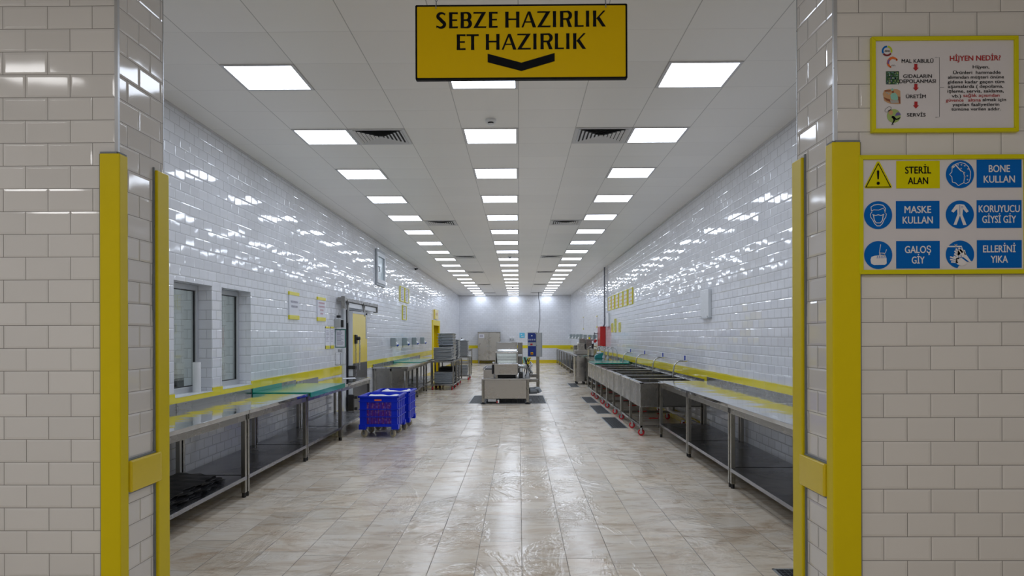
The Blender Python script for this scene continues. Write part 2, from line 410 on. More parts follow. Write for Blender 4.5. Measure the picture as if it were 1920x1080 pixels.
def B(x0, x1, y0, y1, z0, z1): return MB().box(x0, x1, y0, y1, z0, z1)
def smudge(mb, u0, u1, base, cap, mp, d):
    """a line of print too faded and far off to read: uneven little blocks"""
    u = u0; q = 0
    while u < u1 - cap * 0.3:
        w_ = cap * (0.45 + 0.25 * abs(math.sin(q * 2.3 + u0 * 7))); t = cap * 0.16
        mb.flat([(u, base), (u + t, base), (u + t, base + cap), (u, base + cap)], mp, d)
        z = base + cap * (0.1 + 0.6 * abs(math.sin(q * 1.7 + base * 5)))
        mb.flat([(u + t, z), (min(u1, u + w_), z), (min(u1, u + w_), z + t), (u + t, z + t)], mp, d)
        if q % 2: mb.flat([(u + w_ - t, base), (u + w_, base), (u + w_, base + cap * 0.9), (u + w_ - t, base + cap * 0.9)], mp, d + 0.0001)
        u += w_ + cap * 0.22; q += 1
def thing(name, label, cat, loc=(0, 0, 0), rotz=0.0, group=None):
    o = bpy.data.objects.new(name, None); o.empty_display_size = 0.1; C.objects.link(o)
    o.location = loc; o.rotation_euler = (0, 0, rotz); o['label'] = label; o['category'] = cat
    if group: o['group'] = group
    return o
def tag(o, label, cat, group=None):
    o['label'] = label; o['category'] = cat
    if group: o['group'] = group
    return o
def struct(o): o['kind'] = 'structure'; return o
def dup(root, loc, rotz=None, label=None, group=None):
    r = root.copy(); C.objects.link(r); r.location = loc
    if rotz is not None: r.rotation_euler = (0, 0, rotz)
    if label: r['label'] = label
    if group: r['group'] = group
    for ch in list(root.children):
        c = ch.copy(); C.objects.link(c); c.parent = r
        for g in list(ch.children):
            d = g.copy(); C.objects.link(d); d.parent = c
    return r

# mappings from a flat (u right, v up, d out of the wall) to the place
def FRONT(u, v, d): return (u, -d, v)        # seen looking along +Y
def LEFTW(u, v, d): return (d, u, v)         # on the left wall, facing +X
def RIGHTW(u, v, d): return (-d, -u, v)      # on the right wall, facing -X

_tc = {}
def text_geo(sx, bold=0.0):
    key = (sx, bold)
    if key in _tc: return _tc[key]
    cu = bpy.data.curves.new('txt', 'FONT'); cu.body = sx; cu.size = 1.0; cu.offset = bold; cu.resolution_u = 4
    o = bpy.data.objects.new('txt', cu); C.objects.link(o)
    dg = bpy.context.evaluated_depsgraph_get(); me = bpy.data.meshes.new_from_object(o.evaluated_get(dg))
    vs = [(v.co.x, v.co.y) for v in me.vertices]; fs = [tuple(p.vertices) for p in me.polygons]
    bpy.data.objects.remove(o); bpy.data.curves.remove(cu); bpy.data.meshes.remove(me)
    _tc[key] = (vs, fs); return _tc[key]
_hv = text_geo('H')[0]; CAP = max(v[1] for v in _hv) - min(v[1] for v in _hv)
def add_text(mb, sx, u0, u1, base, cap, mp, d, bold=0.015, tilt=0.0, shear=0.0):
    vs, fs = text_geo(sx, 0.0)
    if not vs: return
    if bold:      # heavier weight: the same outline laid down again, a hair to each side
        for q_, (ox, oy) in enumerate(((-1, 0), (1, 0), (0, 1), (0, -1))):
            add_text(mb, sx, u0 + ox * bold * cap, u1 + ox * bold * cap, base + oy * bold * cap * 0.6, cap, mp, d + q_ * 0.00012, 0.0, tilt, shear)
        return
    x0 = min(v[0] for v in vs); x1 = max(v[0] for v in vs); k = cap / CAP
    out = []
    for x, y in vs:
        u = u0 + (x - x0) / (x1 - x0) * (u1 - u0) + shear * y * k
        out.append(mp(u, base + y * k + (u - u0) * tilt, d))
    mb.add(out, fs)

# ================================================================== STRUCTURE
XL, XR, YB, ZC = -3.26, 2.80, 38.6, 3.688
LY0, LY1 = 3.17, 3.58           # left stub wall
RY0, RY1 = 3.07, 3.48           # right stub wall
OXL, OXR = -1.80, 1.36
# floor
struct(B(-4.6, 4.6, -3.0, 38.8, -0.1, 0.0).build('floor', 'floor'))
struct(B(XL - 0.02, XR + 0.02, 3.3, YB, ZC, ZC + 0.05).build('ceiling', 'ceiling'))
# passage where the camera stands
struct(B(-4.6, 4.6, -3.0, 3.1, 3.42, 3.47).build('ceiling_passage', 'ceiling_plain'))
struct(B(-4.7, -4.6, -3.0, 3.6, 0, 3.8).build('wall_passage_left', 'tile_front_l'))
struct(B(4.6, 4.7, -3.0, 3.6, 0, 3.8).build('wall_passage_right', 'tile_front_r'))
struct(B(-4.6, 4.6, -3.1, -3.0, 0, 3.8).build('wall_passage_back', 'tile_front_l'))
def two_mat(o, m2, test):
    o.data.materials.append(M[m2])
    for p in o.data.polygons:
        if test(p): p.material_index = 1
o = B(-4.6, OXL, LY0, LY1, 0, 3.9).build('wall_front_left', 'tile_front_l'); two_mat(o, 'tile_reveal', lambda p: abs(p.normal.x) > 0.5); struct(o)
o = B(OXR, 4.6, RY0, RY1, 0, 3.9).build('wall_front_right', 'tile_front_r'); two_mat(o, 'tile_reveal', lambda p: abs(p.normal.x) > 0.5); struct(o)
struct(B(OXL, OXR, 3.12, 3.53, 3.30, 3.9).build('wall_front_lintel', 'tile_front_l'))
# left wall with window recesses and door recess
W1 = (6.67, 7.50, 0.925, 2.045); W2 = (7.75, 8.59, 0.925, 2.045); D2 = (26.65, 28.9, 0.0, 2.06)
mb = MB(); T = 0.30
def seg(y0, y1, z0=0.0, z1=ZC + 0.05): mb.box(XL - T, XL, y0, y1, z0, z1)
seg(LY1 - 0.1, W1[0]); seg(W1[0], W1[1], 0, W1[2]); seg(W1[0], W1[1], W1[3]); seg(W1[1], W2[0])
seg(W2[0], W2[1], 0, W2[2]); seg(W2[0], W2[1], W2[3]); seg(W2[1], D2[0]); seg(D2[0], D2[1], D2[3]); seg(D2[1], YB)
struct(mb.build('wall_left', 'tile_hall'))
struct(B(XR, XR + 0.3, RY1 - 0.1, YB, 0, ZC + 0.05).build('wall_right', 'tile_hall'))
struct(B(XL - 0.3, XR + 0.3, YB, YB + 0.2, 0, ZC + 0.05).build('wall_back', 'tile_hall'))
# hidden ends of the hall's inner front wall are the stub walls themselves
# yellow tile band and base (trim)
mb = MB()
e = 0.010
for (a, b_) in ((3.58, 6.67), (7.50, 7.75), (8.59, 12.98), (15.0, 26.6), (28.95, YB - e)):
    mb.box(XL, XL + e, a, b_, 0.81, 0.965)
for w_ in (W1, W2):
    mb.box(XL - 0.0, XL + e, w_[0], w_[1], 0.81, 0.925)
struct(mb.build('trim_1', 'tile_yellow'))
struct(B(XR - e, XR, 3.48, YB - e, 0.81, 0.975).build('trim_2', 'tile_yellow'))
struct(B(XL, XR, YB - e, YB, 0.81, 0.965).build('trim_3', 'tile_yellow'))
mb = MB()
for (a, b_) in ((3.58, 12.98), (15.0, 26.6), (28.95, YB - e)): mb.box(XL, XL + e, a, b_, 0, 0.17)
struct(mb.build('baseboard_left', 'tile_yellow_base'))
struct(B(XR - e, XR, 3.48, YB - e, 0, 0.17).build('baseboard_right', 'tile_yellow_base'))
struct(B(XL, XR, YB - e, YB, 0, 0.17).build('baseboard_back', 'tile_yellow_base'))
struct(B(XL, XL + 0.022, LY1, YB, ZC - 0.018, ZC).build('trim_4', 'trim_white'))
struct(B(XR - 0.022, XR, RY1, YB, ZC - 0.018, ZC).build('trim_5', 'trim_white'))
struct(B(XL, XR, YB - 0.022, YB, ZC - 0.018, ZC).build('trim_6', 'trim_white'))
# corner beads of the opening, above the guards
struct(B(OXL - 0.012, OXL + 0.003, LY0 - 0.003, LY0 + 0.012, 2.34, 3.42).build('trim_7', 'bead'))
struct(B(OXR - 0.003, OXR + 0.012, RY0 - 0.003, RY0 + 0.012, 2.34, 3.42).build('trim_8', 'bead'))
struct(B(OXL - 0.004, OXL + 0.002, LY1 - 0.006, LY1 + 0.002, 2.34, 3.9).build('trim_9', 'bead'))
struct(B(OXR - 0.002, OXR + 0.004, RY1 - 0.006, RY1 + 0.002, 2.34, 3.9).build('trim_10', 'bead'))
# side room behind the two windows
struct(B(-6.2, -6.1, 5.2, 11.6, 0, 3.0).build('wall_side_room_back', 'tile_hall'))
struct(B(-6.2, XL - T, 11.6, 11.7, 0, 3.0).build('wall_side_room_far', 'tile_hall'))
struct(B(-6.2, XL - T, 5.1, 5.2, 0, 3.0).build('wall_side_room_near', 'tile_hall'))
struct(B(-6.2, XL - T, 5.1, 11.7, 3.0, 3.1).build('ceiling_side_room', 'ceiling_plain'))
struct(B(-6.2, -4.6, 5.1, 11.7, -0.1, 0).build('floor_side_room', 'floor'))
struct(B(-6.1, -6.09, 5.2, 11.6, 0.81, 0.965).build('trim_11', 'tile_yellow'))

# windows 1 and 2
def window(idx, w_):
    y0, y1, z0, z1 = w_; xf = XL - 0.14
    r = bpy.data.objects.new('window_%d' % idx, None); C.objects.link(r); r['kind'] = 'structure'
    f = MB(); t = 0.055
    f.box(xf - 0.06, xf, y0, y0 + t, z0, z1).box(xf - 0.06, xf, y1 - t, y1, z0, z1).box(xf - 0.06, xf, y0 + t, y1 - t, z0, z0 + t * 1.2).box(xf - 0.06, xf, y0 + t, y1 - t, z1 - t, z1)
    f.build('window_frame', 'alu', r, bevel=0.004)
    g = MB(); q = 0.009
    a0, a1, b0, b1 = y0 + t, y1 - t, z0 + t * 1.2, z1 - t
    g.box(xf - 0.034, xf - 0.018, a0, a0 + q, b0, b1).box(xf - 0.034, xf - 0.018, a1 - q, a1, b0, b1).box(xf - 0.034, xf - 0.018, a0 + q, a1 - q, b0, b0 + q).box(xf - 0.034, xf - 0.018, a0 + q, a1 - q, b1 - q, b1)
    g.build('gasket_and_gap', 'gasket_and_gap', r)
    B(xf - 0.030, xf - 0.024, a0 + q, a1 - q, b0 + q, b1 - q).build('pane', 'glass', r)
    B(xf, XL + 0.014, y0 + 0.002, y1 - 0.002, z0, z0 + 0.006).build('window_sill', 'white_metal', r)
window(1, W1); window(2, W2)
# window 3, high up, framed
r = bpy.data.objects.new('window_3', None); C.objects.link(r); r['kind'] = 'structure'
y0, y1, z0, z1 = 16.05, 17.12, 2.67, 3.49
f = MB(); t = 0.05
f.box(XL, XL + 0.035, y0, y0 + t, z0, z1).box(XL, XL + 0.035, y1 - t, y1, z0, z1).box(XL, XL + 0.035, y0 + t, y1 - t, z0, z0 + t).box(XL, XL + 0.035, y0 + t, y1 - t, z1 - t, z1)
f.build('window_frame', 'alu_dark', r, bevel=0.004)
f = MB(); a0, a1, b0, b1 = y0 + t, y1 - t, z0 + t, z1 - t; t = 0.10
f.box(XL, XL + 0.05, a0, a0 + t, b0, b1).box(XL, XL + 0.05, a1 - t, a1, b0, b1).box(XL, XL + 0.05, a0 + t, a1 - t, b0, b0 + t).box(XL, XL + 0.05, a0 + t, a1 - t, b1 - t, b1)
f.build('sash', 'alu', r, bevel=0.006)
B(XL, XL + 0.012, a0 + t, a1 - t, b0 + t, b1 - t).build('pane', 'frosted', r)
MB().tube([(XL + 0.05, a0 + 0.05, 3.08), (XL + 0.085, a0 + 0.05, 3.08), (XL + 0.085, a0 + 0.05, 2.96)], 0.012, 8).build('window_handle', 'pipe', r)

# ------------------------------------------------------------------ corner guards on the opening
def wavy(mb, x0, x1, y0, y1, z0, z1, amp, axis, n=40):
    for k in range(n):
        a = z0 + (z1 - z0) * k / n; b_ = z0 + (z1 - z0) * (k + 1) / n
        s_ = amp * (0.5 + 0.5 * math.sin(k * 0.7) * math.cos(k * 0.23))
        if axis == 'y-': mb.box(x0, x1, y0 - s_, y1, a, b_)
        else: mb.box(x0 - s_, x1, y0, y1, a, b_)
def L_guard(name, label, inner, sgn, X, Y, top, arm_f=0.085, arm_s=0.065, t=0.016):
    """corner guard at corner X,Y; sgn +1 opening lies to +x of corner; inner: hall-side corner"""
    r = thing(name, label, 'corner guard', (X, Y, 0))
    sx = sgn
    if not inner:
        pts = [(-sx * arm_f, 0), (-sx * arm_f, -t), (sx * t, -t), (sx * t, arm_s), (0, arm_s), (0, 0)]
    else:
        pts = [(sx * 0, -0.10), (sx * t * 1.3, -0.10), (sx * t * 1.3, t), (-sx * arm_f, t), (-sx * arm_f, 0), (0, 0)]
    mb = MB(); mb.prism(pts, lambda u, v, d: (u, v, d), 0.0, top)
    mb.build('guard_angle', 'yellow_guard', r, bevel=0.006, seg=3)
    s = MB()
    if inner:
        wavy(s, min(0, sx * 0.008), max(0, sx * 0.008), -0.108, -0.10, 0.0, top + 0.012, 0.008, 'y-')
    else:
        s.box(-arm_f * sx if sx > 0 else 0, 0 if sx > 0 else arm_f, -0.010, 0, top, top + 0.008)
        s.box(min(0, sx * 0.010), max(0, sx * 0.010), 0, arm_s, top, top + 0.008)
        if sx > 0: s.box(-arm_f - 0.006, -arm_f, -0.006, 0, 0, top)
        else: s.box(arm_f, arm_f + 0.006, -0.006, 0, 0, top)
    s.build('sealant', 'silicone', r)
    return r
L_guard('corner_guard', 'tall yellow corner guard on the near left edge of the tiled opening', False, 1, OXL, LY0, 2.33, 0.075, 0.055)
L_guard('corner_guard', 'narrow yellow corner guard on the far left edge of the opening, beside the steel worktops', True, 1, OXL, LY1, 2.33)
L_guard('corner_guard', 'tall yellow corner guard on the near right edge of the opening, left of the posters', False, -1, OXR, RY0, 2.335, 0.105, 0.055)
L_guard('corner_guard', 'narrow yellow corner guard on the far right edge of the opening', True, -1, OXR, RY1, 2.35)
def plaque(label, X, sgn, y0, y1):
    r = thing('wall_bumper', label, 'bumper', (X, (y0 + y1) / 2, 0.79))
    h = (y1 - y0) / 2
    x0, x1 = (0.004, 0.026) if sgn > 0 else (-0.026, -0.004)
    B(x0, x1, -h, h, 0.005, 0.150).build('plate', 'yellow_plaque', r, bevel=0.008, seg=3)
    x0, x1 = (0.0, 0.010) if sgn > 0 else (-0.010, 0.0)
    B(x0, x1, -h - 0.006, h + 0.006, -0.004, 0.158).build('sealant', 'silicone', r, bevel=0.003)
plaque('yellow rectangular wall plate between the two corner guards on the left side', OXL, 1, LY0 + 0.06, LY1 - 0.075)
plaque('yellow rectangular wall plate between the two corner guards on the right side', OXR, -1, RY0 + 0.06, RY1 - 0.075)

# ================================================================== HANGING SIGN
k = 3.35 / FPX / 4.364
SX, SZ = 0.014, 2.89
sg = thing('hanging_sign', 'yellow hanging sign with black border, two lines of black capitals and a down chevron', 'sign', (SX, 3.35, SZ))
def U(px, py): return ((px - 956) * k, (350 - py) * k)
def rrect(x0, y0, x1, y1, r_, n=5):
    pts = []
    for cx, cy, a0 in ((x1 - r_, y1 - r_, 0), (x0 + r_, y1 - r_, 90), (x0 + r_, y0 + r_, 180), (x1 - r_, y0 + r_, 270)):
        for i in range(n + 1):
            a = math.radians(a0 + 90 * i / n); pts.append((cx + r_ * math.cos(a), cy + r_ * math.sin(a)))
    return pts
a = U(92, 655); b = U(1820, 45)
MB().prism(rrect(a[0], a[1], b[0], b[1], 0.006), FRONT, -0.012, 0.012).build('sign_board', 'black', sg)
a = U(107, 640); b = U(1805, 60)
MB().prism(rrect(a[0], a[1], b[0], b[1], 0.004), FRONT, 0.0, 0.0135).build('sign_face', 'yellow_sign', sg)

TH, TN = 0.215, 0.098     # flared roman capitals: thick and thin strokes, cap height 1
def arc(cx, cy, rx, ry, a0, a1, n=14): return [(cx + rx * math.cos(math.radians(a0 + (a1 - a0) * i / n)), cy + ry * math.sin(math.radians(a0 + (a1 - a0) * i / n))) for i in range(n + 1)]
def glyph(ch, w_):
    """list of ('p', pts) polygons and ('s', pts, widths) strokes, width w_ in cap heights"""
    out = []
    def stem(x, wd=TH, y0=0, y1=1): out.append(('p', [(x, y0), (x + wd, y0), (x + wd * 0.94, (y0 + y1) / 2), (x + wd, y1), (x, y1), (x + wd * 0.06, (y0 + y1) / 2)]))
    if ch == 'I': stem(0, w_)
    elif ch == 'L':
        stem(0); out.append(('p', [(0, 0), (w_, 0), (w_, 0.115), (w_ * 0.92, TN), (0, TN)]))
    elif ch == 'E':
        stem(0)
        for y, s_ in ((0, 1.0), (0.46, 0.93), (1 - TN, 1.0)): out.append(('p', [(0.02, y), (w_ * s_, y - (0.02 if y > 0.9 else 0)), (w_ * s_, y + TN + (0.02 if y < 0.1 else 0)), (0.02, y + TN)]))
    elif ch == 'T':
        stem((w_ - TH) / 2); out.append(('p', [(0, 1 - TN - 0.02), (w_, 1 - TN - 0.02), (w_, 1), (0, 1)]))
    elif ch == 'H':
        stem(0); stem(w_ - TH); out.append(('p', [(0.05, 0.47), (w_ - 0.05, 0.47), (w_ - 0.05, 0.47 + TN), (0.05, 0.47 + TN)]))
    elif ch == 'A':
        out.append(('p', [(0, 0), (0.115, 0), (w_ * 0.52, 0.90), (w_ * 0.56, 1.0), (w_ * 0.44, 1.0)]))
        out.append(('p', [(w_ * 0.43, 1.0), (w_ * 0.61, 1.0), (w_, 0), (w_ - 0.215, 0), (w_ * 0.45, 0.93)]))
        out.append(('p', [(0.20, 0.30), (w_ - 0.25, 0.30), (w_ - 0.27, 0.38), (0.22, 0.38)]))
    elif ch == 'Z':
        out.append(('p', [(0.02, 1 - TN), (w_ * 0.7, 1 - TN), (w_ * 0.7, 1), (0.02, 1), (0.0, 0.88)]))
        out.append(('p', [(0, 0), (0.22, 0), (w_ * 0.99, 1), (w_ * 0.99 - 0.235, 1)]))
        out.append(('p', [(0.1, 0), (w_ * 0.98, 0), (w_, 0.115), (w_ * 0.96, TN), (0.1, TN)]))
    elif ch == 'K':
        stem(0)
        out.append(('p', [(TH * 0.9, 0.50), (TH * 0.9 + 0.08, 0.46), (w_ * 0.97, 1.0), (w_ * 0.80, 1.0)]))
        out.append(('p', [(TH + 0.10, 0.56), (TH + 0.03, 0.50), (w_ - 0.23, 0), (w_, 0), (TH + 0.20, 0.62)]))
    elif ch in 'RB':
        stem(0)
        r1 = 0.27; cx = w_ - 0.30 - (0.03 if ch == 'B' else 0.02)
        pts = [(0.05, 1 - TN / 2)] + arc(cx, 0.73, 0.22, 0.23, 90, -90) + [(0.05, 0.50)]
        ws = [TN] * 1 + [TN + (TH - TN) * math.sin(math.pi * i / 14) for i in range(15)] + [TN]
        out.append(('s', pts, ws))
        if ch == 'B':
            cx = w_ - 0.32
            pts = [(0.05, 0.50)] + arc(cx, 0.275, 0.235, 0.235, 90, -90) + [(0.05, TN / 2)]
            ws = [TN] + [TN + (TH * 1.05 - TN) * math.sin(math.pi * i / 14) for i in range(15)] + [TN]
            out.append(('s', pts, ws))
        else:
            out.append(('p', [(TH + 0.16, 0.50), (TH + 0.34, 0.52), (w_, 0), (w_ - 0.23, 0)]))
    elif ch == 'S':
        pts = arc(w_ * 0.55, 0.755, w_ * 0.37, 0.20, 38, 200, 12) + [(w_ * 0.36, 0.60), (w_ * 0.62, 0.43)] + arc(w_ * 0.45, 0.245, w_ * 0.38, 0.20, 30, -145, 14)
        n = len(pts); ws = [TN + (0.215 - TN) * max(0, math.sin(math.pi * i / (n - 1))) ** 1.3 for i in range(n)]
        ws[0] = 0.11; ws[-1] = 0.11
        out.append(('s', pts, ws))
        out.append(('p', [(w_ * 0.80, 0.83), (w_ * 0.95, 0.98), (w_ * 0.88, 0.80)]))
        out.append(('p', [(w_ * 0.02, 0.18), (w_ * 0.04, 0.0), (w_ * 0.18, 0.14)]))
    return out
mb = MB()
L1 = [('S', 262, 345), ('E', 368, 440), ('B', 462, 552), ('Z', 566, 672), ('E', 693, 764), ('H', 826, 942), ('A', 958, 1078), ('Z', 1086, 1196), ('I', 1214, 1241), ('R', 1272, 1370), ('L', 1390, 1464), ('I', 1483, 1510), ('K', 1540, 1645)]
L2 = [('E', 430, 502), ('T', 510, 610), ('H', 667, 780), ('A', 797, 917), ('Z', 923, 1035), ('I', 1054, 1081), ('R', 1112, 1212), ('L', 1229, 1303), ('I', 1322, 1349), ('K', 1378, 1484)]
for row, base_y, top_y, sl in ((L1, 238, 108, -0.004), (L2, 416, 288, -0.002)):
    ch_ = (base_y - top_y); dz = 0
    for c, x0, x1 in row:
        by = base_y + (x0 - 262) * sl
        for g in glyph(c, (x1 - x0) / ch_):
            P = [U(x0 + p[0] * ch_, by - p[1] * ch_) for p in g[1]]
            dz = (dz + 1) % 5
            if g[0] == 'p': mb.flat(P, FRONT, 0.0148 + dz * 0.00012)
            else: mb.stroke(P, [w_ * ch_ * k for w_ in g[2]], FRONT, 0.0148 + dz * 0.00012)
mb.build('lettering', 'black', sg)
MB().flat([U(*p) for p in ((682, 447), (957, 522), (1228, 445), (1228, 512), (957, 590), (682, 517))], FRONT, 0.0150).build('arrow', 'black', sg)
for px in (262, 1645):
    u, v = U(px, 45); mb = MB(); z = v - 0.022; n = 0
    mb.tube([(u, -0.016, v - 0.02), (u, -0.014, v + 0.01)], 0.0018, 6)
    zz = v + 0.004
    while zz + SZ < 3.30 - 0.012:
        rx, ry = (0.0055, 0.0) if n % 2 else (0.0, 0.0055)
        mb.tube([(u + rx * math.cos(t_ / 10 * 2 * math.pi), ry * math.cos(t_ / 10 * 2 * math.pi), zz + 0.011 + 0.011 * math.sin(t_ / 10 * 2 * math.pi)) for t_ in range(11)], 0.0016, 5)
        zz += 0.0175; n += 1
    mb.tube([(u, 0, zz - 0.004), (u, 0, 3.30 - SZ)], 0.0022, 6)
    mb.build('chain', 'alu_dark', sg)

# ================================================================== POSTERS ON THE FRONT RIGHT WALL
def framed_board(name, label, X, Yw, z0, wd, ht, fr, mframe='yellow_frame', mboard='white_board', mp=FRONT, dep=0.02):
    r = thing(name, label, 'poster', (X, Yw, z0))
    MB().prism([(fr * 0.5, fr * 0.5), (wd - fr * 0.5, fr * 0.5), (wd - fr * 0.5, ht - fr * 0.5), (fr * 0.5, ht - fr * 0.5)], mp, 0.0, dep * 0.55).build('poster_sheet', mboard, r)
    mb = MB()
    for q in ([(0, 0), (wd, 0), (wd - fr, fr), (fr, fr)], [(wd, 0), (wd, ht), (wd - fr, ht - fr), (wd - fr, fr)],
              [(wd, ht), (0, ht), (fr, ht - fr), (wd - fr, ht - fr)], [(0, ht), (0, 0), (fr, fr), (fr, ht - fr)]):
        mb.prism(q, mp, 0.0, dep)
    mb.build('frame', mframe, r, bevel=0.0015)
    return r
# --- upper poster
s1 = (3.05 / FPX) / 4.697; OX, OY = 157, 902
X0 = (1600 + 157 / 4.697 - 973.4) / FPX * 3.05; Z0 = CAM_H + (628.7 - (60 + 902 / 4.697)) / FPX * 3.05
p1 = framed_board('hygiene_poster', 'white landscape poster in yellow frame with red arrows and small cartoons, upper of the two', X0, RY0, Z0, (1435 - 157) * s1, (902 - 62) * s1, 0.0165)
def V(px, py): return ((px - OX) * s1, (OY - py) * s1)
D = 0.0125
def layer(par, name, mat, fn, label=None):
    mb = MB(); fn(mb); o = mb.build(name, mat, par)
    if label: o['label'] = label
    return o
def txt(mb, sx, px0, px1, basepx, cappx, bold=0.02, tilt=0.0, d=None, VV=V, s_=s1):
    u0, v0 = VV(px0, basepx); u1, _ = VV(px1, basepx)
    add_text(mb, sx, u0, u1, v0, cappx * s_, FRONT, D if d is None else d, bold, tilt)
for a_ in (('MAL KABULÜ', 423, 700, 290, 32), ('GIDALARIN', 437, 686, 422, 30), ('DEPOLANMASI', 403, 720, 467, 31), ('ÜRETİM', 460, 633, 600, 30), ('SERVİS', 468, 630, 762, 30)):
    layer(p1, 'lettering', 'black', lambda mb, a_=a_: txt(mb, *a_))
def f(mb):
    for s_, a_, b_, y_ in (('Hijyen,', 1043, 1187, 343), ('Ürünleri  hammadde', 873, 1285, 391), ('alımından müşteri önüne', 827, 1314, 432), ('gidene kadar geçen tüm', 824, 1316, 473),
                          ('aşamalarda ( depolama,', 826, 1307, 513), ('işleme, servis, saklama,', 822, 1312, 554), ('vb.)', 860, 940, 597), ('almak için', 1128, 1332, 631), ('yapılan faaliyetlerin', 866, 1273, 672), ('tümüne verilen addır.', 856, 1285, 712)):
        txt(mb, s_, a_, b_, y_, 27, 0.02)
layer(p1, 'lettering', 'black', f)
layer(p1, 'lettering', 'red', lambda mb: txt(mb, 'HİJYEN NEDİR?', 845, 1285, 275, 43, 0.035, 0.006), 'red lettering')
def f(mb):
    txt(mb, 'sağlık açısından', 960, 1277, 592, 27, 0.02); txt(mb, 'güvence', 808, 962, 633, 27, 0.02); txt(mb, 'altına', 1002, 1113, 633, 27, 0.02)
layer(p1, 'lettering', 'red', f, 'red lettering')
for cy in (330, 505, 660):
    def f(mb, cy=cy):
        mb.flat([V(*q) for q in ((533, cy - 30), (560, cy - 30), (560, cy + 3), (572, cy + 3), (546, cy + 32), (520, cy + 3), (533, cy + 3))], FRONT, D)
    layer(p1, 'arrow', 'red', f)
def f(mb):
    mb.stroke([V(*q) for q in ((715, 243), (752, 243), (753, 400), (753, 503))], 2.5 * s1, FRONT, D)
    mb.stroke([V(*q) for q in ((715, 768), (752, 766), (753, 600), (753, 508))], 2.5 * s1, FRONT, D)
    mb.stroke([V(753, 506), V(792, 506)], 2.5 * s1, FRONT, D)
layer(p1, 'bracket', 'black', f)
# ring logo
def ring(a0, a1): return lambda mb: mb.stroke([V(296 + 39 * math.cos(math.radians(t)), 184 - 39 * math.sin(math.radians(t))) for t in range(a0, a1 + 1, 8)], 15 * s1, FRONT, D)
layer(p1, 'logo', 'blue_print', ring(90, 210)); layer(p1, 'logo', 'lime_bright', ring(-22, 82), 'yellow green arc of the round logo'); layer(p1, 'logo', 'darkred', ring(216, 330), 'dark red arc of the round logo')
layer(p1, 'logo', 'black', lambda mb: txt(mb, 'AHA', 275, 320, 193, 18, 0.02), 'black letters of the round logo')
# sausage picture
def f(mb):
    pts = [V(385, 262), V(370, 252), V(345, 243), V(325, 250), V(308, 270), V(303, 292), V(310, 312), V(325, 325)]
    mb.stroke(pts, [w_ * s1 for w_ in (10, 16, 21, 22, 22, 22, 18, 12)], FRONT, D); mb.disc(V(380, 264), 8 * s1, FRONT, D, 12); mb.disc(V(326, 326), 7 * s1, FRONT, D, 12)
layer(p1, 'picture', 'orange', f, 'orange curved sausage picture')
layer(p1, 'picture', 'violet', lambda mb: mb.stroke([V(318, 258), V(308, 272), V(304, 288), V(306, 300)], [6 * s1, 15 * s1, 15 * s1, 6 * s1], FRONT, D + 0.0006), 'violet stripe on the sausage')
layer(p1, 'picture', 'black', lambda mb: mb.stroke([V(332, 318), V(342, 306), V(350, 314), V(346, 320), V(356, 306), V(368, 318)], 2.6 * s1, FRONT, D), 'thin black squiggle')
# store picture
layer(p1, 'picture', 'darkgreen', lambda mb: mb.flat([V(286, 478), V(400, 478), V(400, 363), V(286, 363)], FRONT, D), 'square dark green store picture')
random.seed(3)
for mt in ('lime', 'violet', 'white_print', 'mint'):
    def f(mb, mt=mt):
        for q in range(13):
            x = random.uniform(290, 388); y = random.choice([372, 396, 420, 444, 462]) + random.uniform(-3, 3); w_ = random.uniform(4, 12); h_ = random.uniform(5, 14)
            mb.flat([V(x, y + h_), V(x + w_, y + h_), V(x + w_, y), V(x, y)], FRONT, D + 0.0006)
    layer(p1, 'picture', mt, f, 'small goods in the store picture')
# cook picture
layer(p1, 'picture', 'skin_print', lambda mb: mb.flat([V(*q) for q in ((258, 560), (270, 530), (310, 518), (380, 520), (410, 535), (412, 650), (330, 648), (300, 640), (270, 620))], FRONT, D), 'tan kitchen background picture')
layer(p1, 'picture', 'mint', lambda mb: (mb.flat([V(*q) for q in ((322, 575), (335, 556), (365, 552), (385, 575), (392, 610), (375, 618), (330, 612))], FRONT, D + 0.0006), mb.disc(V(340, 524), 11 * s1, FRONT, D + 0.0006, 12)), 'mint coat and cap of the cook')
layer(p1, 'picture', 'brown', lambda mb: (mb.flat([V(*q) for q in ((262, 590), (320, 612), (322, 632), (285, 618))], FRONT, D + 0.0008), mb.flat([V(*q) for q in ((274, 530), (325, 530), (325, 540), (274, 542))], FRONT, D + 0.0008), mb.flat([V(*q) for q in ((388, 585), (410, 590), (410, 648), (392, 640))], FRONT, D + 0.0008), mb.disc(V(344, 545), 10 * s1, FRONT, D + 0.001, 12)), 'brown counter and rack')
layer(p1, 'picture', 'cabinet_grey', lambda mb: (mb.flat([V(*q) for q in ((318, 618), (392, 618), (396, 640), (330, 645))], FRONT, D + 0.0009), mb.disc(V(292, 552), 7 * s1, FRONT, D + 0.0009, 10), mb.disc(V(308, 560), 8 * s1, FRONT, D + 0.0009, 10)), 'grey sink and pans')
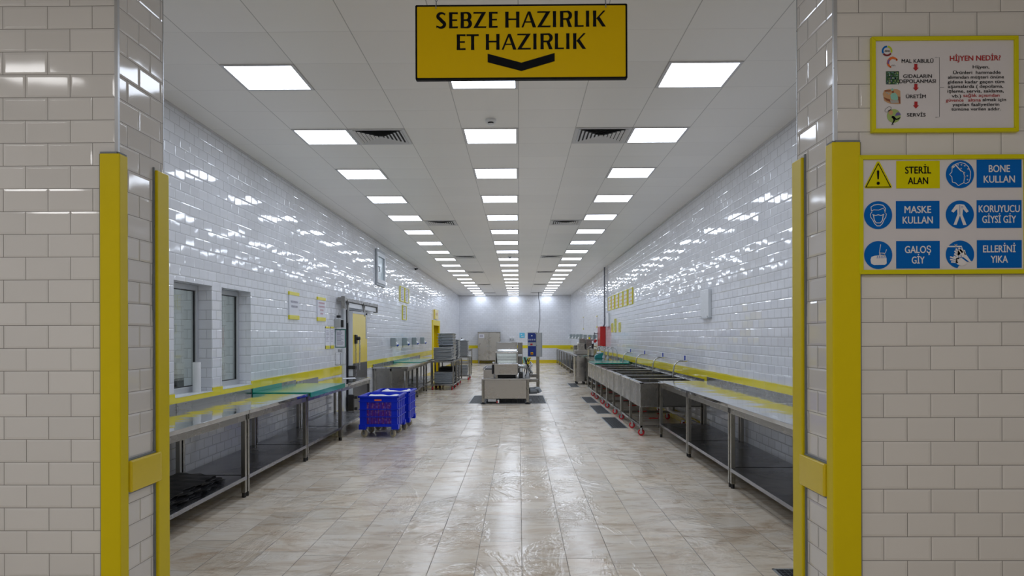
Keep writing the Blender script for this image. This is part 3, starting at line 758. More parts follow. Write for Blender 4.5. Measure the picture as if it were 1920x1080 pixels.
# waiter picture
layer(p1, 'picture', 'lime', lambda mb: mb.disc(V(353, 755), 60 * s1, FRONT, D, 30), 'round pale green background')
layer(p1, 'picture', 'black', lambda mb: (mb.stroke([V(334, 762), V(348, 768), V(362, 772)], [14 * s1, 24 * s1, 12 * s1], FRONT, D + 0.0008), mb.stroke([V(352, 770), V(372, 786), V(392, 782), V(410, 768)], [16 * s1, 13 * s1, 11 * s1, 5 * s1], FRONT, D + 0.0008), mb.stroke([V(352, 770), V(356, 796), V(342, 820), V(334, 834), V(350, 830)], [18 * s1, 14 * s1, 10 * s1, 6 * s1, 3 * s1], FRONT, D + 0.0008),
                                               mb.stroke([V(273, 712), V(280, 695), V(298, 680), V(316, 672), V(330, 682), V(326, 698), V(304, 708), V(296, 722), V(280, 720)], 2.6 * s1, FRONT, D + 0.0008, True), mb.stroke([V(306, 716), V(318, 704), V(332, 704)], 7 * s1, FRONT, D + 0.0009)), 'black suit and cap outline of the waiter')
layer(p1, 'picture', 'skin_print', lambda mb: mb.disc(V(326, 726), 19 * s1, FRONT, D + 0.0006, 16, 22 * s1), 'tan face of the waiter')
layer(p1, 'picture', 'violet', lambda mb: (mb.flat([V(*q) for q in ((364, 752), (372, 732), (390, 722), (406, 732), (412, 742))], FRONT, D + 0.0009), mb.stroke([V(362, 754), V(412, 744)], 5 * s1, FRONT, D + 0.001)), 'violet serving dome')

# --- lower poster
s2 = (3.05 / FPX) / 4.32; X1 = (1600 + 38 / 4.32 - 973.4) / FPX * 3.05; Z1 = CAM_H + (628.7 - (280 + 1022 / 4.32)) / FPX * 3.05
p2 = framed_board('safety_poster', 'white poster in yellow frame with blue pictogram discs and safety words, lower of the two', X1, RY0, Z1, (1398 - 38) * s2, (1022 - 62) * s2, 0.0185)
def V2(px, py): return ((px - 38) * s2, (1022 - py) * s2)
def rect2(mb, x0, y0, x1, y1, d=D, mp=FRONT): mb.flat([V2(x0, y1), V2(x1, y1), V2(x1, y0), V2(x0, y0)], mp, d)
layer(p2, 'sign_panel', 'yellow_panel', lambda mb: rect2(mb, 342, 108, 692, 330), 'yellow panel')
for bx in ((988, 102, 1348, 327), (339, 432, 689, 655), (987, 428, 1347, 653), (340, 755, 690, 977), (988, 751, 1347, 974)):
    layer(p2, 'sign_panel', 'blue_print', lambda mb, bx=bx: rect2(mb, *bx), 'blue panel')
DD = D + 0.0008
def t2(mb, sx, a_, b_, y_, cap=55, bold=0.028): 
    u0, v0 = V2(a_, y_); u1, _ = V2(b_, y_); add_text(mb, sx, u0, u1, v0, cap * s2, FRONT, DD, bold, 0.002)
layer(p2, 'lettering', 'black', lambda mb: (t2(mb, 'STERİL', 414, 621, 210, 54), t2(mb, 'ALAN', 436, 597, 296, 54)))
for a_ in (('BONE', 1085, 1253, 202), ('KULLAN', 1044, 1292, 287), ('MASKE', 408, 620, 529), ('KULLAN', 393, 633, 614), ('KORUYUCU', 1003, 1330, 526),
      ('GİYSİ GİY', 1031, 1300, 611), ('GALOŞ', 410, 618, 852), ('GİY', 465, 566, 937), ('ELLERİNİ', 1037, 1296, 849), ('YIKA', 1098, 1234, 933)):
    layer(p2, 'lettering', 'white_print', lambda mb, a_=a_: t2(mb, *a_), 'white lettering')
discs = [(854, 218), (196, 545), (852, 543), (196, 867), (852, 865)]
for c in discs[:4]: layer(p2, 'pictogram_disc', 'blue_print', lambda mb, c=c: mb.disc(V2(*c), 113 * s2, FRONT, D, 48))
# hand washing disc is cut at its lower right
layer(p2, 'pictogram_disc', 'blue_print', lambda mb: mb.flat([V2(852 + 114 * math.cos(math.radians(t)), 865 - 112 * math.sin(math.radians(t))) for t in range(-28, 262, 6)] + [V2(872, 905), V2(910, 925)], FRONT, D))
def W_(mb, pts, w_=6, closed=False, d=DD): mb.stroke([V2(*q) for q in pts], w_ * s2, FRONT, d, closed)
# warning triangle
layer(p2, 'warning_triangle', 'yellow_panel', lambda mb: mb.flat([V2(*q) for q in ((188, 112), (208, 112), (310, 316), (302, 328), (94, 328), (86, 318))], FRONT, D))
layer(p2, 'warning_triangle', 'black', lambda mb: (W_(mb, ((198, 128), (296, 318), (98, 318)), 13, True), mb.flat([V2(*q) for q in ((186, 190), (196, 180), (206, 190), (202, 256), (191, 256))], FRONT, DD), mb.disc(V2(197, 288), 13 * s2, FRONT, DD, 16)), 'black outline and exclamation mark')
# hair net head
def f(mb):
    W_(mb, ((782, 165), (800, 146), (830, 132), (856, 124), (892, 132), (920, 158), (938, 200), (936, 250), (924, 282), (900, 294), (884, 286), (840, 310), (818, 288), (792, 282), (788, 240), (770, 220), (788, 200), (790, 170), (810, 158)), 5.5)
    W_(mb, ((815, 140), (862, 192)), 9); W_(mb, ((862, 190), (880, 200), (890, 236), (884, 282)), 5.5)
    W_(mb, ((782, 165), (815, 150)), 6)
    for c in ((838, 142), (865, 142), (892, 150), (918, 176), (862, 172), (888, 205), (912, 232), (914, 262), (890, 240)): W_(mb, ((c[0] - 7, c[1]), (c[0] + 7, c[1])), 4); W_(mb, ((c[0], c[1] - 7), (c[0], c[1] + 7)), 4)
layer(p2, 'pictogram', 'white_print', f, 'white outline of a head with hair net')
def f(mb):
    W_(mb, ((142, 512), (138, 480), (160, 464), (196, 458), (235, 466), (254, 490), (250, 528)), 6); W_(mb, ((142, 514), (160, 502), (200, 504), (240, 488), (250, 515)), 5)
    W_(mb, ((146, 520), (132, 536), (136, 562), (150, 580)), 5); W_(mb, ((246, 520), (262, 536), (256, 562), (244, 580)), 5)
    W_(mb, ((150, 540), (176, 548), (196, 542), (218, 548), (244, 538)), 6); W_(mb, ((158, 545), (164, 585), (180, 608), (214, 608), (230, 585), (236, 545)), 7)
    W_(mb, ((150, 580), (168, 615), (186, 632), (210, 632), (228, 615), (244, 580)), 6)
layer(p2, 'pictogram', 'white_print', f, 'white outline of a face with mask')
layer(p2, 'pictogram', 'white_print', lambda mb: (mb.flat([V2(*q) for q in ((820, 464), (845, 460), (858, 460), (886, 464), (922, 518), (904, 530), (876, 498), (872, 545), (905, 628), (878, 628), (852, 552), (824, 626), (800, 626), (832, 540), (830, 498), (800, 528), (782, 516))], FRONT, DD)), 'white overall')
layer(p2, 'pictogram', 'blue_print', lambda mb: (W_(mb, ((851, 466), (851, 545)), 3, False, DD + 0.0006), W_(mb, ((862, 480), (876, 480), (876, 490), (862, 490)), 2.5, True, DD + 0.0006)), 'blue zip of the overall')
def f(mb):
    mb.flat([V2(*q) for q in ((133, 905), (140, 882), (165, 873), (200, 870), (250, 866), (262, 895), (263, 935), (248, 947), (160, 948), (138, 935))], FRONT, DD)
    W_(mb, ((215, 782), (204, 848), (208, 868)), 5); W_(mb, ((262, 822), (252, 852), (204, 850)), 5); W_(mb, ((216, 852), (246, 856), (248, 868), (212, 868)), 5, True)
layer(p2, 'pictogram', 'white_print', f, 'white outline of a shoe with overshoe')
layer(p2, 'pictogram', 'blue_print', lambda mb: [W_(mb, ((x, 874), (x - 5 + 2 * q, 894)), 4, False, DD + 0.0006) for q, x in enumerate((190, 204, 218, 232, 246))], 'blue creases of the overshoe')
def f(mb):
    W_(mb, ((750, 801), (865, 801), (866, 818)), 11); W_(mb, ((818, 784), (818, 800)), 12); W_(mb, ((808, 786), (830, 786)), 5)
    # upper hand
    for q in (((818, 818), (852, 862)), ((808, 836), (845, 872)), ((806, 858), (836, 884)), ((840, 812), (872, 850))): W_(mb, q, 14)
    mb.flat([V2(*q) for q in ((835, 830), (872, 815), (890, 850), (940, 922), (932, 930), (878, 888), (850, 890), (830, 868))], FRONT, DD)
    W_(mb, ((885, 830), (895, 868)), 12)
    # lower hand
    for q in (((772, 884), (830, 905)), ((772, 905), (830, 918)), ((780, 925), (835, 930)), ((800, 880), (845, 900))): W_(mb, q, 12)
    mb.flat([V2(*q) for q in ((820, 895), (860, 890), (905, 925), (900, 948), (868, 957), (835, 948), (815, 930))], FRONT, DD)
layer(p2, 'pictogram', 'white_print', f, 'white hands under a tap')
layer(p2, 'pictogram', 'blue_print', lambda mb: (W_(mb, ((850, 892), (862, 888), (856, 896)), 4, False, DD + 0.0006), W_(mb, ((858, 868), (862, 888)), 4, False, DD + 0.0006)), 'blue line between the two hands')

# ================================================================== CEILING LIGHTS, VENTS, DETECTORS
ORD = ['first', 'second', 'third', 'fourth', 'fifth', 'sixth', 'seventh', 'eighth', 'ninth', 'tenth', 'eleventh', 'twelfth', 'thirteenth', 'fourteenth', 'fifteenth', 'sixteenth', 'seventeenth', 'eighteenth', 'nineteenth']
def panel(label, x, y, z, mat='panel_light', group='square ceiling light panels in three rows'):
    r = thing('ceiling_light', label, 'ceiling light', (x, y, z), 0, group)
    mb = MB(); h = 0.297; q = 0.272
    mb.box(-h, -q, -h, h, -0.008, 0).box(q, h, -h, h, -0.008, 0).box(-q, q, -h, -q, -0.008, 0).box(-q, q, q, h, -0.008, 0)
    mb.build('light_frame', 'trim_white', r)
    MB().add([(-q, -q, -0.004), (q, -q, -0.004), (q, q, -0.004), (-q, q, -0.004)], [(0, 3, 2, 1)]).build('diffuser', mat, r)
    return r
PL = None
rows = (('left', -2.1), ('middle', -0.3), ('right', 1.5))
for nm, cx in rows:
    for kx in range(19):
        y = 6.26 + 1.789 * kx - 0.298
        lab = 'square white ceiling light panel, %s row, %s from the near end' % (nm, ORD[kx])
        if PL is None: PL = panel(lab, cx, y, ZC)
        else: dup(PL, (cx, y, ZC), label=lab)
# unseen passage panels added to light the front walls; farthest left read from reflections
PF = panel('square light panel in the passage ceiling, added left one', -2.1, 0.4, 3.42, 'front_light', 'passage ceiling lights')
for lx, ly, lb in ((2.1, 0.2, 'added right one'), (0.1, 0.9, 'added above the viewer'), (-2.4, -1.6, 'added behind the viewer on the left'), (1.2, -1.6, 'added behind the viewer on the right'), (-3.6, 1.2, 'farthest to the left')):
    dup(PF, (lx, ly, 3.42), label='square light panel in the passage ceiling, ' + lb)
SP = panel('light panel added to brighten the side room behind the windows, nearer one', -4.8, 7.0, 3.0, 'side_fill_light', 'added side room lights')  # added lamps, brighten what shows through the window glass
dup(SP, (-4.8, 9.6, 3.0), label='light panel added to brighten the side room behind the windows, farther one')
def vent(label, x, y):
    r = thing('ceiling_vent', label, 'vent', (x, y, ZC), 0, 'square ceiling vents in two rows')
    mb = MB(); h = 0.296; q = 0.262
    mb.box(-h, -q, -h, h, -0.010, 0).box(q, h, -h, h, -0.010, 0).box(-q, q, -h, -q, -0.010, 0).box(-q, q, q, h, -0.010, 0)
    mb.build('vent_frame', 'vent_white', r)
    B(-q, q, -q, q, -0.002, 0).build('backing', 'drain_dark', r)
    mb = MB()
    for kx in range(6):
        a0 = 0.262 - kx * 0.040; a1 = a0 - 0.020
        for sgn in range(4):
            c_, s_ = [(1, 0), (0, 1), (-1, 0), (0, -1)][sgn]
            def R(u, v, z): return (u * c_ - v * s_, u * s_ + v * c_, z)
            # louvre: slanted strip, outer edge low, inner edge high
            i0 = a1
            mb.add([R(-a0, -a0, -0.013), R(a0, -a0, -0.013), R(a0 - 0.026, -a0 + 0.026, -0.002), R(-a0 + 0.026, -a0 + 0.026, -0.002)], [(0, 1, 2, 3)])
    mb.box(-0.02, 0.02, -0.02, 0.02, -0.012, -0.002)
    mb.build('louvres', 'vent_white', r)
    return r
PV = None
for nm, cx in (('left', -1.5), ('right', 0.9)):
    for q, n in enumerate((0, 10, 20, 28, 38, 48)):
        y = 8.045 - 0.298 + n * 0.5963
        lab = 'square louvred ceiling vent, %s row, %s from the near end' % (nm, ORD[q])
        if PV is None: PV = vent(lab, cx, y)
        else: dup(PV, (cx, y, ZC), label=lab)
det = None
for q, (x, y) in enumerate(((-0.28, 7.16), (-0.25, 19.6), (-0.28, 32.0))):
    lab = ('round white smoke detector on the ceiling just in front of the second middle light', 'round white smoke detector midway down the hall ceiling', 'round white smoke detector far down the hall ceiling')[q]
    if det is None:
        det = thing('smoke_detector', lab, 'smoke detector', (x, y, ZC), 0, 'smoke detectors along the ceiling')
        MB().lathe([(0.055, 0), (0.058, -0.018), (0.05, -0.03)], n=24).build('base', 'white_plastic', det, smooth=True)
        MB().lathe([(0.03, -0.03), (0.028, -0.045)], n=16).build('sensor_gap', 'plastic_dark', det)
        MB().lathe([(0.036, -0.045), (0.032, -0.056), (0.012, -0.062)], n=24).build('cap', 'white_plastic', det, smooth=True)
    else: dup(det, (x, y, ZC), label=lab)
# security camera
r = thing('security_camera', 'small dark security camera high on the left wall near the ceiling', 'security camera', (XL, 22.1, 3.6))
MB().tube([(0, 0, 0), (0.06, 0, 0)], 0.015, 8).build('bracket', 'white_plastic', r)
MB().tube([(0.05, -0.10, -0.03), (0.08, 0.06, 0.0)], 0.032, 10).build('camera_body', 'plastic_dark', r)

# ================================================================== PREP TABLES
def leg_at(par, x, y, h, w_=0.04, mat='steel_leg'):
    l = B(x - w_ / 2, x + w_ / 2, y - w_ / 2, y + w_ / 2, 0.045, h).build('leg', mat, par, bevel=0.003)
    MB().lathe([(0.017, 0), (0.019, 0.004), (0.019, 0.045)], (x, y, 0), 12).build('foot', 'rubber', l)
    return l
def prep_table(label, side, y0, y1, xf, xb, h, top='steel_top', splash=True, shelf=0.20, splash_z=0.058, edge='steel', shelf_mat='steel_shelf', group=None, splash_y=None):
    """xf: aisle side x, xb: wall side x"""
    cx = (xf + xb) / 2; cy = (y0 + y1) / 2; Ly = (y1 - y0) / 2
    r = thing('prep_table', label, 'table', (cx, cy, 0), 0, group)
    a = min(xf, xb) - cx; b_ = max(xf, xb) - cx
    f_ = xf - cx; k_ = xb - cx; s_ = 1 if f_ > 0 else -1
    B(a, b_, -Ly, Ly, h - 0.035, h).build('worktop', top, r, bevel=0.003)
    # aprons under the top
    ap = MB(); w_ = 0.03
    fi = f_ - s_ * 0.02; bi = k_ + s_ * 0.03
    ap.box(min(fi, fi - s_ * 0.025), max(fi, fi - s_ * 0.025), -Ly + 0.002, Ly - 0.002, h - 0.095, h - 0.035)
    ap.box(min(bi, bi + s_ * 0.025), max(bi, bi + s_ * 0.025), -Ly + 0.002, Ly - 0.002, h - 0.095, h - 0.035)
    ap.box(min(fi, bi), max(fi, bi), -Ly + 0.01, -Ly + 0.035, h - 0.095, h - 0.035).box(min(fi, bi), max(fi, bi), Ly - 0.035, Ly - 0.01, h - 0.095, h - 0.035)
    ap.build('apron', edge, r, bevel=0.002)
    for lx in (fi - s_ * 0.022, bi + s_ * 0.022):
        for ly in (-Ly + 0.03, Ly - 0.03): leg_at(r, lx, ly, h - 0.036)
    if shelf:
        B(min(fi, bi), max(fi, bi), -Ly + 0.012, Ly - 0.012, shelf - 0.035, shelf).build('shelf', shelf_mat, r, bevel=0.002)
    if splash:
        x0, x1 = sorted((k_, k_ + s_ * 0.015)); sy0, sy1 = splash_y if splash_y else (-Ly, Ly)
        B(x0, x1, sy0, sy1, h - 0.002, h + splash_z).build('backsplash', 'steel', r, bevel=0.002)
    return r
XLB = XL + 0.012
g = None
prep_table('steel prep table nearest the viewer on the left, black sheets on its shelf', 'L', 4.75, 6.655, -2.54, XLB, 0.817)
prep_table('steel prep table in front of the right-hand window on the left side', 'L', 6.665, 8.54, -2.54, XLB, 0.817)
gt = prep_table('left prep table with green worktop and green backsplash', 'L', 8.55, 10.25, -2.54, XLB, 0.815, splash=True, top='steel_top', edge='steel')
# green board laid over that table
r = thing('cutting_board', 'large green cutting board with folded edge covering the left steel table', 'cutting board', ((-2.53 + XLB) / 2, 9.4, 0.815))
hx = (-2.53 - XLB) / 2
B(-hx + 0.016, hx, -0.84, 0.84, 0.0, 0.012).build('board', 'green_board', r, bevel=0.002)
B(hx, hx + 0.012, -0.84, 0.84, -0.05, 0.012).build('front_lip', 'green_board', r, bevel=0.002)
B(-hx + 0.016, -hx + 0.026, -0.84, 0.2, 0.012, 0.062).build('rear_lip', 'green_board', r, bevel=0.002)
gt['label'] = 'steel prep table under the large green cutting board, left side'
prep_table('slightly lower steel prep table by the yellow sliding door, paper on top', 'L', 10.27, 12.3, -2.57, XLB, 0.79, splash=True, splash_y=(-1.0, 0.1))
t5 = prep_table('steel table behind the blue crates, closed near end with two panels', 'L', 15.7, 17.44, -2.46, XLB, 0.815)
Ly = (17.44 - 15.7) / 2; cx5 = (-2.46 + XLB) / 2
for (a, b_) in ((-0.335, -0.02), (0.03, 0.30)):
    B(a, b_, -Ly + 0.025, -Ly + 0.03, 0.17, 0.72).build('end_panel', 'steel_v', t5)
leg_at(t5, 0.005, -Ly + 0.03, 0.78)
prep_table('steel table between the closed-end table and the tray trolleys, left side', 'L', 17.46, 19.25, -2.48, XLB, 0.815)
prep_table('steel table just behind the nearest tray trolley, green board on it', 'L', 19.30, 21.2, -2.56, XLB, 0.815)
prep_table('steel table behind the second and third trolleys on the left', 'L', 21.22, 23.1, -2.56, XLB, 0.815)
prep_table('far left steel table between the yellow doorway and the back wall', 'L', 33.8, 36.6, -2.40, XLB, 0.83)
for lab, ya, yb in (('green cutting board on the left tables beside the tray trolleys', 18.2, 20.8),):
    r = thing('cutting_board', lab, 'cutting board', (-2.9, (ya + yb) / 2, 0.815))
    h_ = (yb - ya) / 2; B(-0.33, 0.36, -h_, h_, 0.0, 0.012).build('board', 'green_board', r, bevel=0.002)
    B(-0.33, -0.32, -h_, h_, 0.012, 0.05).build('rear_lip', 'green_board', r)
# paper on the lower table
MBp = MB(); n = 6
vs = [(-0.105 + 0.21 * i / n, -0.15 + 0.30 * j / n, 0.792 + 0.001 + 0.006 * (i / n) ** 2 * (j / n)) for i in range(n + 1) for j in range(n + 1)]
MBp.add(vs, [(i * (n + 1) + j, (i + 1) * (n + 1) + j, (i + 1) * (n + 1) + j + 1, i * (n + 1) + j + 1) for i in range(n) for j in range(n)])
o = MBp.build('paper_sheet', 'paper'); o.location = (-2.87, 11.95, 0); o.rotation_euler = (0, 0, 0.3); tag(o, 'white paper sheet lying on the table end by the yellow sliding door', 'paper')
# right tables
XRB = XR - 0.012
prep_table('right steel prep table nearest the viewer, partly hidden by the yellow corner guard', 'R', 5.30, 7.02, 2.05, XRB, 0.83)
prep_table('right steel prep table, second from the viewer', 'R', 7.03, 8.79, 2.05, XRB, 0.83)
prep_table('right steel prep table touching the row of sinks', 'R', 8.80, 10.53, 2.05, XRB, 0.83)
# far right run
far = None
ys = [24.6 + 1.96 * q for q in range(8)]
for q in range(7):
    lab = 'far right steel prep table, %s of the run leading to the back wall' % ORD[q]
    y0 = ys[q]; y1 = ys[q + 1] - 0.01
    if far is None: far = prep_table(lab, 'R', y0, y1, 2.00, XRB, 0.82, group='steel tables along the far right wall')
    else: dup(far, ((2.00 + XRB) / 2, (y0 + y1) / 2, 0), label=lab)
prep_table('right steel table beyond the sinks, in front of the steel tub and hose taps', 'R', 18.95, 21.6, 2.02, XRB, 0.83)
prep_table('right steel table beneath the red wall cabinet', 'R', 21.62, 24.55, 2.10, XRB, 0.82)
# black sheets on shelf
random.seed(11)
mb = MB()
for L_ in range(6):
    nx, ny = 16, 34; z = 0.203 + L_ * 0.013; sh = random.uniform(-0.02, 0.02)
    top = []; bot = []
    for i in range(nx + 1):
        for j in range(ny + 1):
            fx, fy = i / nx, j / ny
            ex = 0.02 * math.sin(fy * 23 + L_ * 1.7) + 0.012 * math.sin(fy * 51 + L_)
            x = -3.10 + fx * (0.47 + ex - 0.012 * L_); y = 4.80 + sh + fy * (1.62 + 0.02 * math.sin(fx * 17 + L_) - 0.015 * L_) + (0.12 * (0.5 - fx))
            wv = 0.003 * math.sin(x * 31 + L_) * math.sin(y * 17 + 2 * L_) + 0.003 * math.sin(y * 43 + x * 9)
            edge_ = 1 - min(1, 6 * min(fx, 1 - fx, fy, 1 - fy))
            top.append((x, y, z + 0.011 + wv - 0.006 * edge_)); bot.append((x, y, z + 0.001))
    n0 = ny + 1; N_ = len(top)
    fs = [(i * n0 + j, (i + 1) * n0 + j, (i + 1) * n0 + j + 1, i * n0 + j + 1) for i in range(nx) for j in range(ny)]
    fb = [tuple(N_ + q for q in reversed(f_)) for f_ in fs]
    ring_ = [j for j in range(ny + 1)] + [i * n0 + ny for i in range(1, nx + 1)] + [nx * n0 + j for j in range(ny - 1, -1, -1)] + [i * n0 for i in range(nx - 1, 0, -1)]
    sd = [(ring_[q], ring_[(q + 1) % len(ring_)], N_ + ring_[(q + 1) % len(ring_)], N_ + ring_[q]) for q in range(len(ring_))]
    mb.add(top + bot, fs + fb + sd)
o = mb.build('folded_sheets', 'sheet', smooth=True); tag(o, 'folded pile of black plastic sheets on the lower shelf of the nearest left table', 'plastic sheets')
# white roll on sill
r = thing('paper_roll', 'white wrapped roll standing upright on the left window sill', 'roll', (-3.345, 7.33, 0.931))
MB().lathe([(0.0385, 0), (0.040, 0.004), (0.040, 0.306), (0.0385, 0.31)], n=24).build('roll', 'white_plastic', r, smooth=True)
MB().lathe([(0.018, 0.31), (0.018, 0.312), (0.012, 0.312)], n=16).build('core', 'cabinet_grey', r)
# dark appliance in the side room
r = thing('side_room_bench', 'dark low cabinet seen through the left window', 'cabinet', (-4.3, 7.9, 0))
B(-0.3, 0.3, -1.2, 1.2, 0.1, 0.99).build('body', 'plastic_dark', r, bevel=0.01); B(-0.26, 0.26, -1.1, 1.1, 0, 0.1).build('plinth', 'steel', r); B(-0.32, 0.32, -1.22, 1.22, 0.99, 1.02).build('worktop', 'steel', r)

# ================================================================== SLIDING COLD-ROOM DOOR (door_1)
d = bpy.data.objects.new('door_1', None); C.objects.link(d); d['kind'] = 'structure'
B(XL, XL + 0.045, 12.98, 13.16, 0, 2.0).build('door_frame', 'white_metal', d)
B(XL, XL + 0.045, 14.42, 14.60, 0, 2.0).build('door_frame', 'white_metal', d)
B(XL, XL + 0.045, 12.98, 14.60, 2.0, 2.16).build('door_frame', 'white_metal', d)
B(XL + 0.0, XL + 0.07, 13.16, 14.42, 0.02, 1.99).build('gasket_and_gap', 'gasket_and_gap', d)  # black slab stands in for the shaded gap between wall and leaf
DX = -3.10
leaf = B(DX - 0.085, DX - 0.004, 13.2, 14.45, 0.05, 1.975).build('door_leaf', 'white_metal', d, bevel=0.004)
B(DX - 0.006, DX, 13.215, 14.44, 0.99, 1.955).build('yellow_skin', 'yellow_door', leaf)
B(DX - 0.006, DX, 13.215, 14.44, 0.055, 0.99).build('kick_plate', 'kick', leaf)
B(DX - 0.001, DX + 0.004, 14.30, 14.44, 1.45, 1.965).build('edge_strip', 'alu', leaf)
B(DX - 0.001, DX + 0.004, 13.2, 14.44, 1.93, 1.975).build('edge_strip', 'alu', leaf)
hm = B(DX, DX + 0.035, 13.32, 13.45, 1.36, 1.53).build('handle_mount', 'plastic_dark', leaf, bevel=0.006)
MB().lathe([(0.035, 0), (0.035, 0.05), (0.028, 0.06)], (DX + 0.035, 13.40, 1.46), 14, 'X').build('handle_boss', 'plastic_dark', leaf, smooth=True)
MB().tube([(DX + 0.08, 13.40, 1.46), (DX + 0.09, 13.38, 1.3), (DX + 0.09, 13.34, 0.86)], 0.013, 10).build('handle_bar', 'pipe', leaf)
MB().tube([(DX + 0.02, 13.36, 1.40), (DX + 0.02, 13.36, 0.72)], 0.008, 8).build('latch_rod', 'pipe', leaf)
for z in (0.925, 0.725): B(DX - 0.09, DX + 0.05, 13.17, 13.30, z - 0.035, z + 0.03).build('latch_block', 'plastic_dark', leaf, bevel=0.008)
# rail and hangers
B(-3.24, -3.105, 12.62, 15.55, 2.13, 2.20).build('slide_rail', 'steel', d, bevel=0.006)
B(-3.20, -3.13, 13.0, 15.50, 2.03, 2.12).build('rail_cover', 'white_metal', d, bevel=0.004)
B(-3.17, -3.10, 12.60, 12.66, 2.00, 2.22).build('rail_end', 'steel', d, bevel=0.006)
B(-3.20, -3.10, 15.53, 15.57, 2.01, 2.20).build('rail_end', 'steel', d, bevel=0.006)
for y in (12.86, 14.2):
    B(-3.115, -3.095, y - 0.05, y + 0.05, 1.74 if y < 13.5 else 1.90, 2.16).build('hanger', 'steel', d, bevel=0.004)
    MB().lathe([(0.035, 0), (0.035, 0.03)], (-3.125, y, 2.10), 14, 'X').build('roller', 'plastic_dark', d)
gd = B(-3.17, -3.06, 13.08, 13.17, 0.12, 0.42).build('floor_guide', 'plastic_dark', d, bevel=0.01)
for z in (0.16, 0.37): MB().lathe([(0.03, 0), (0.03, 0.05)], (-3.05, 13.12, z), 12, 'X').build('guide_wheel', 'plastic_dark', gd)
# door_2 yellow doorway
d = bpy.data.objects.new('door_2', None); C.objects.link(d); d['kind'] = 'structure'
y0, y1, z1 = D2[0], D2[1], D2[3]
mb = MB(); q = 0.16
mb.box(XL - 0.02, XL + 0.03, y0 - 0.10, y0 + q, 0, z1 + 0.04).box(XL - 0.02, XL + 0.03, y1 - q, y1 + 0.06, 0, z1 + 0.04).box(XL - 0.02, XL + 0.03, y0 + q, y1 - q, z1 - 0.16, z1 + 0.04)
mb.build('door_frame', 'yellow_guard', d, bevel=0.006)
mb = MB(); mb.box(XL - 0.22, XL - 0.18, y0 + 0.01, (y0 + y1) / 2 - 0.004, 0.01, z1 - 0.01).build('door_leaf', 'yellow_guard', d, bevel=0.004)
B(XL - 0.22, XL - 0.18, (y0 + y1) / 2 + 0.004, y1 - 0.01, 0.01, z1 - 0.01).build('door_leaf', 'yellow_guard', d, bevel=0.004)
B(XL - 0.18, XL - 0.02, y1 - 0.03, y1, 0.0, z1).build('door_lining', 'yellow_guard', d); B(XL - 0.18, XL - 0.02, y0, y0 + 0.03, 0.0, z1).build('door_lining', 'yellow_guard', d)
MB().tube([(XL - 0.18, 27.7, 1.0), (XL - 0.13, 27.7, 1.0), (XL - 0.13, 27.58, 1.0)], 0.012, 8).build('door_handle', 'pipe', d)
# yellow sign above it
r = thing('door_sign', 'small yellow sign with faded reddish marks above the yellow doorway', 'sign', (XL, 27.05, 2.14))
B(0, 0.06, 0, 1.1, 0, 0.37).build('sign_box', 'yellow_door', r, bevel=0.006)
mb = MB(); smudge(mb, 0.3, 0.85, 0.16, 0.09, LEFTW, 0.0615); mb.build('lettering', 'ink_red', r)

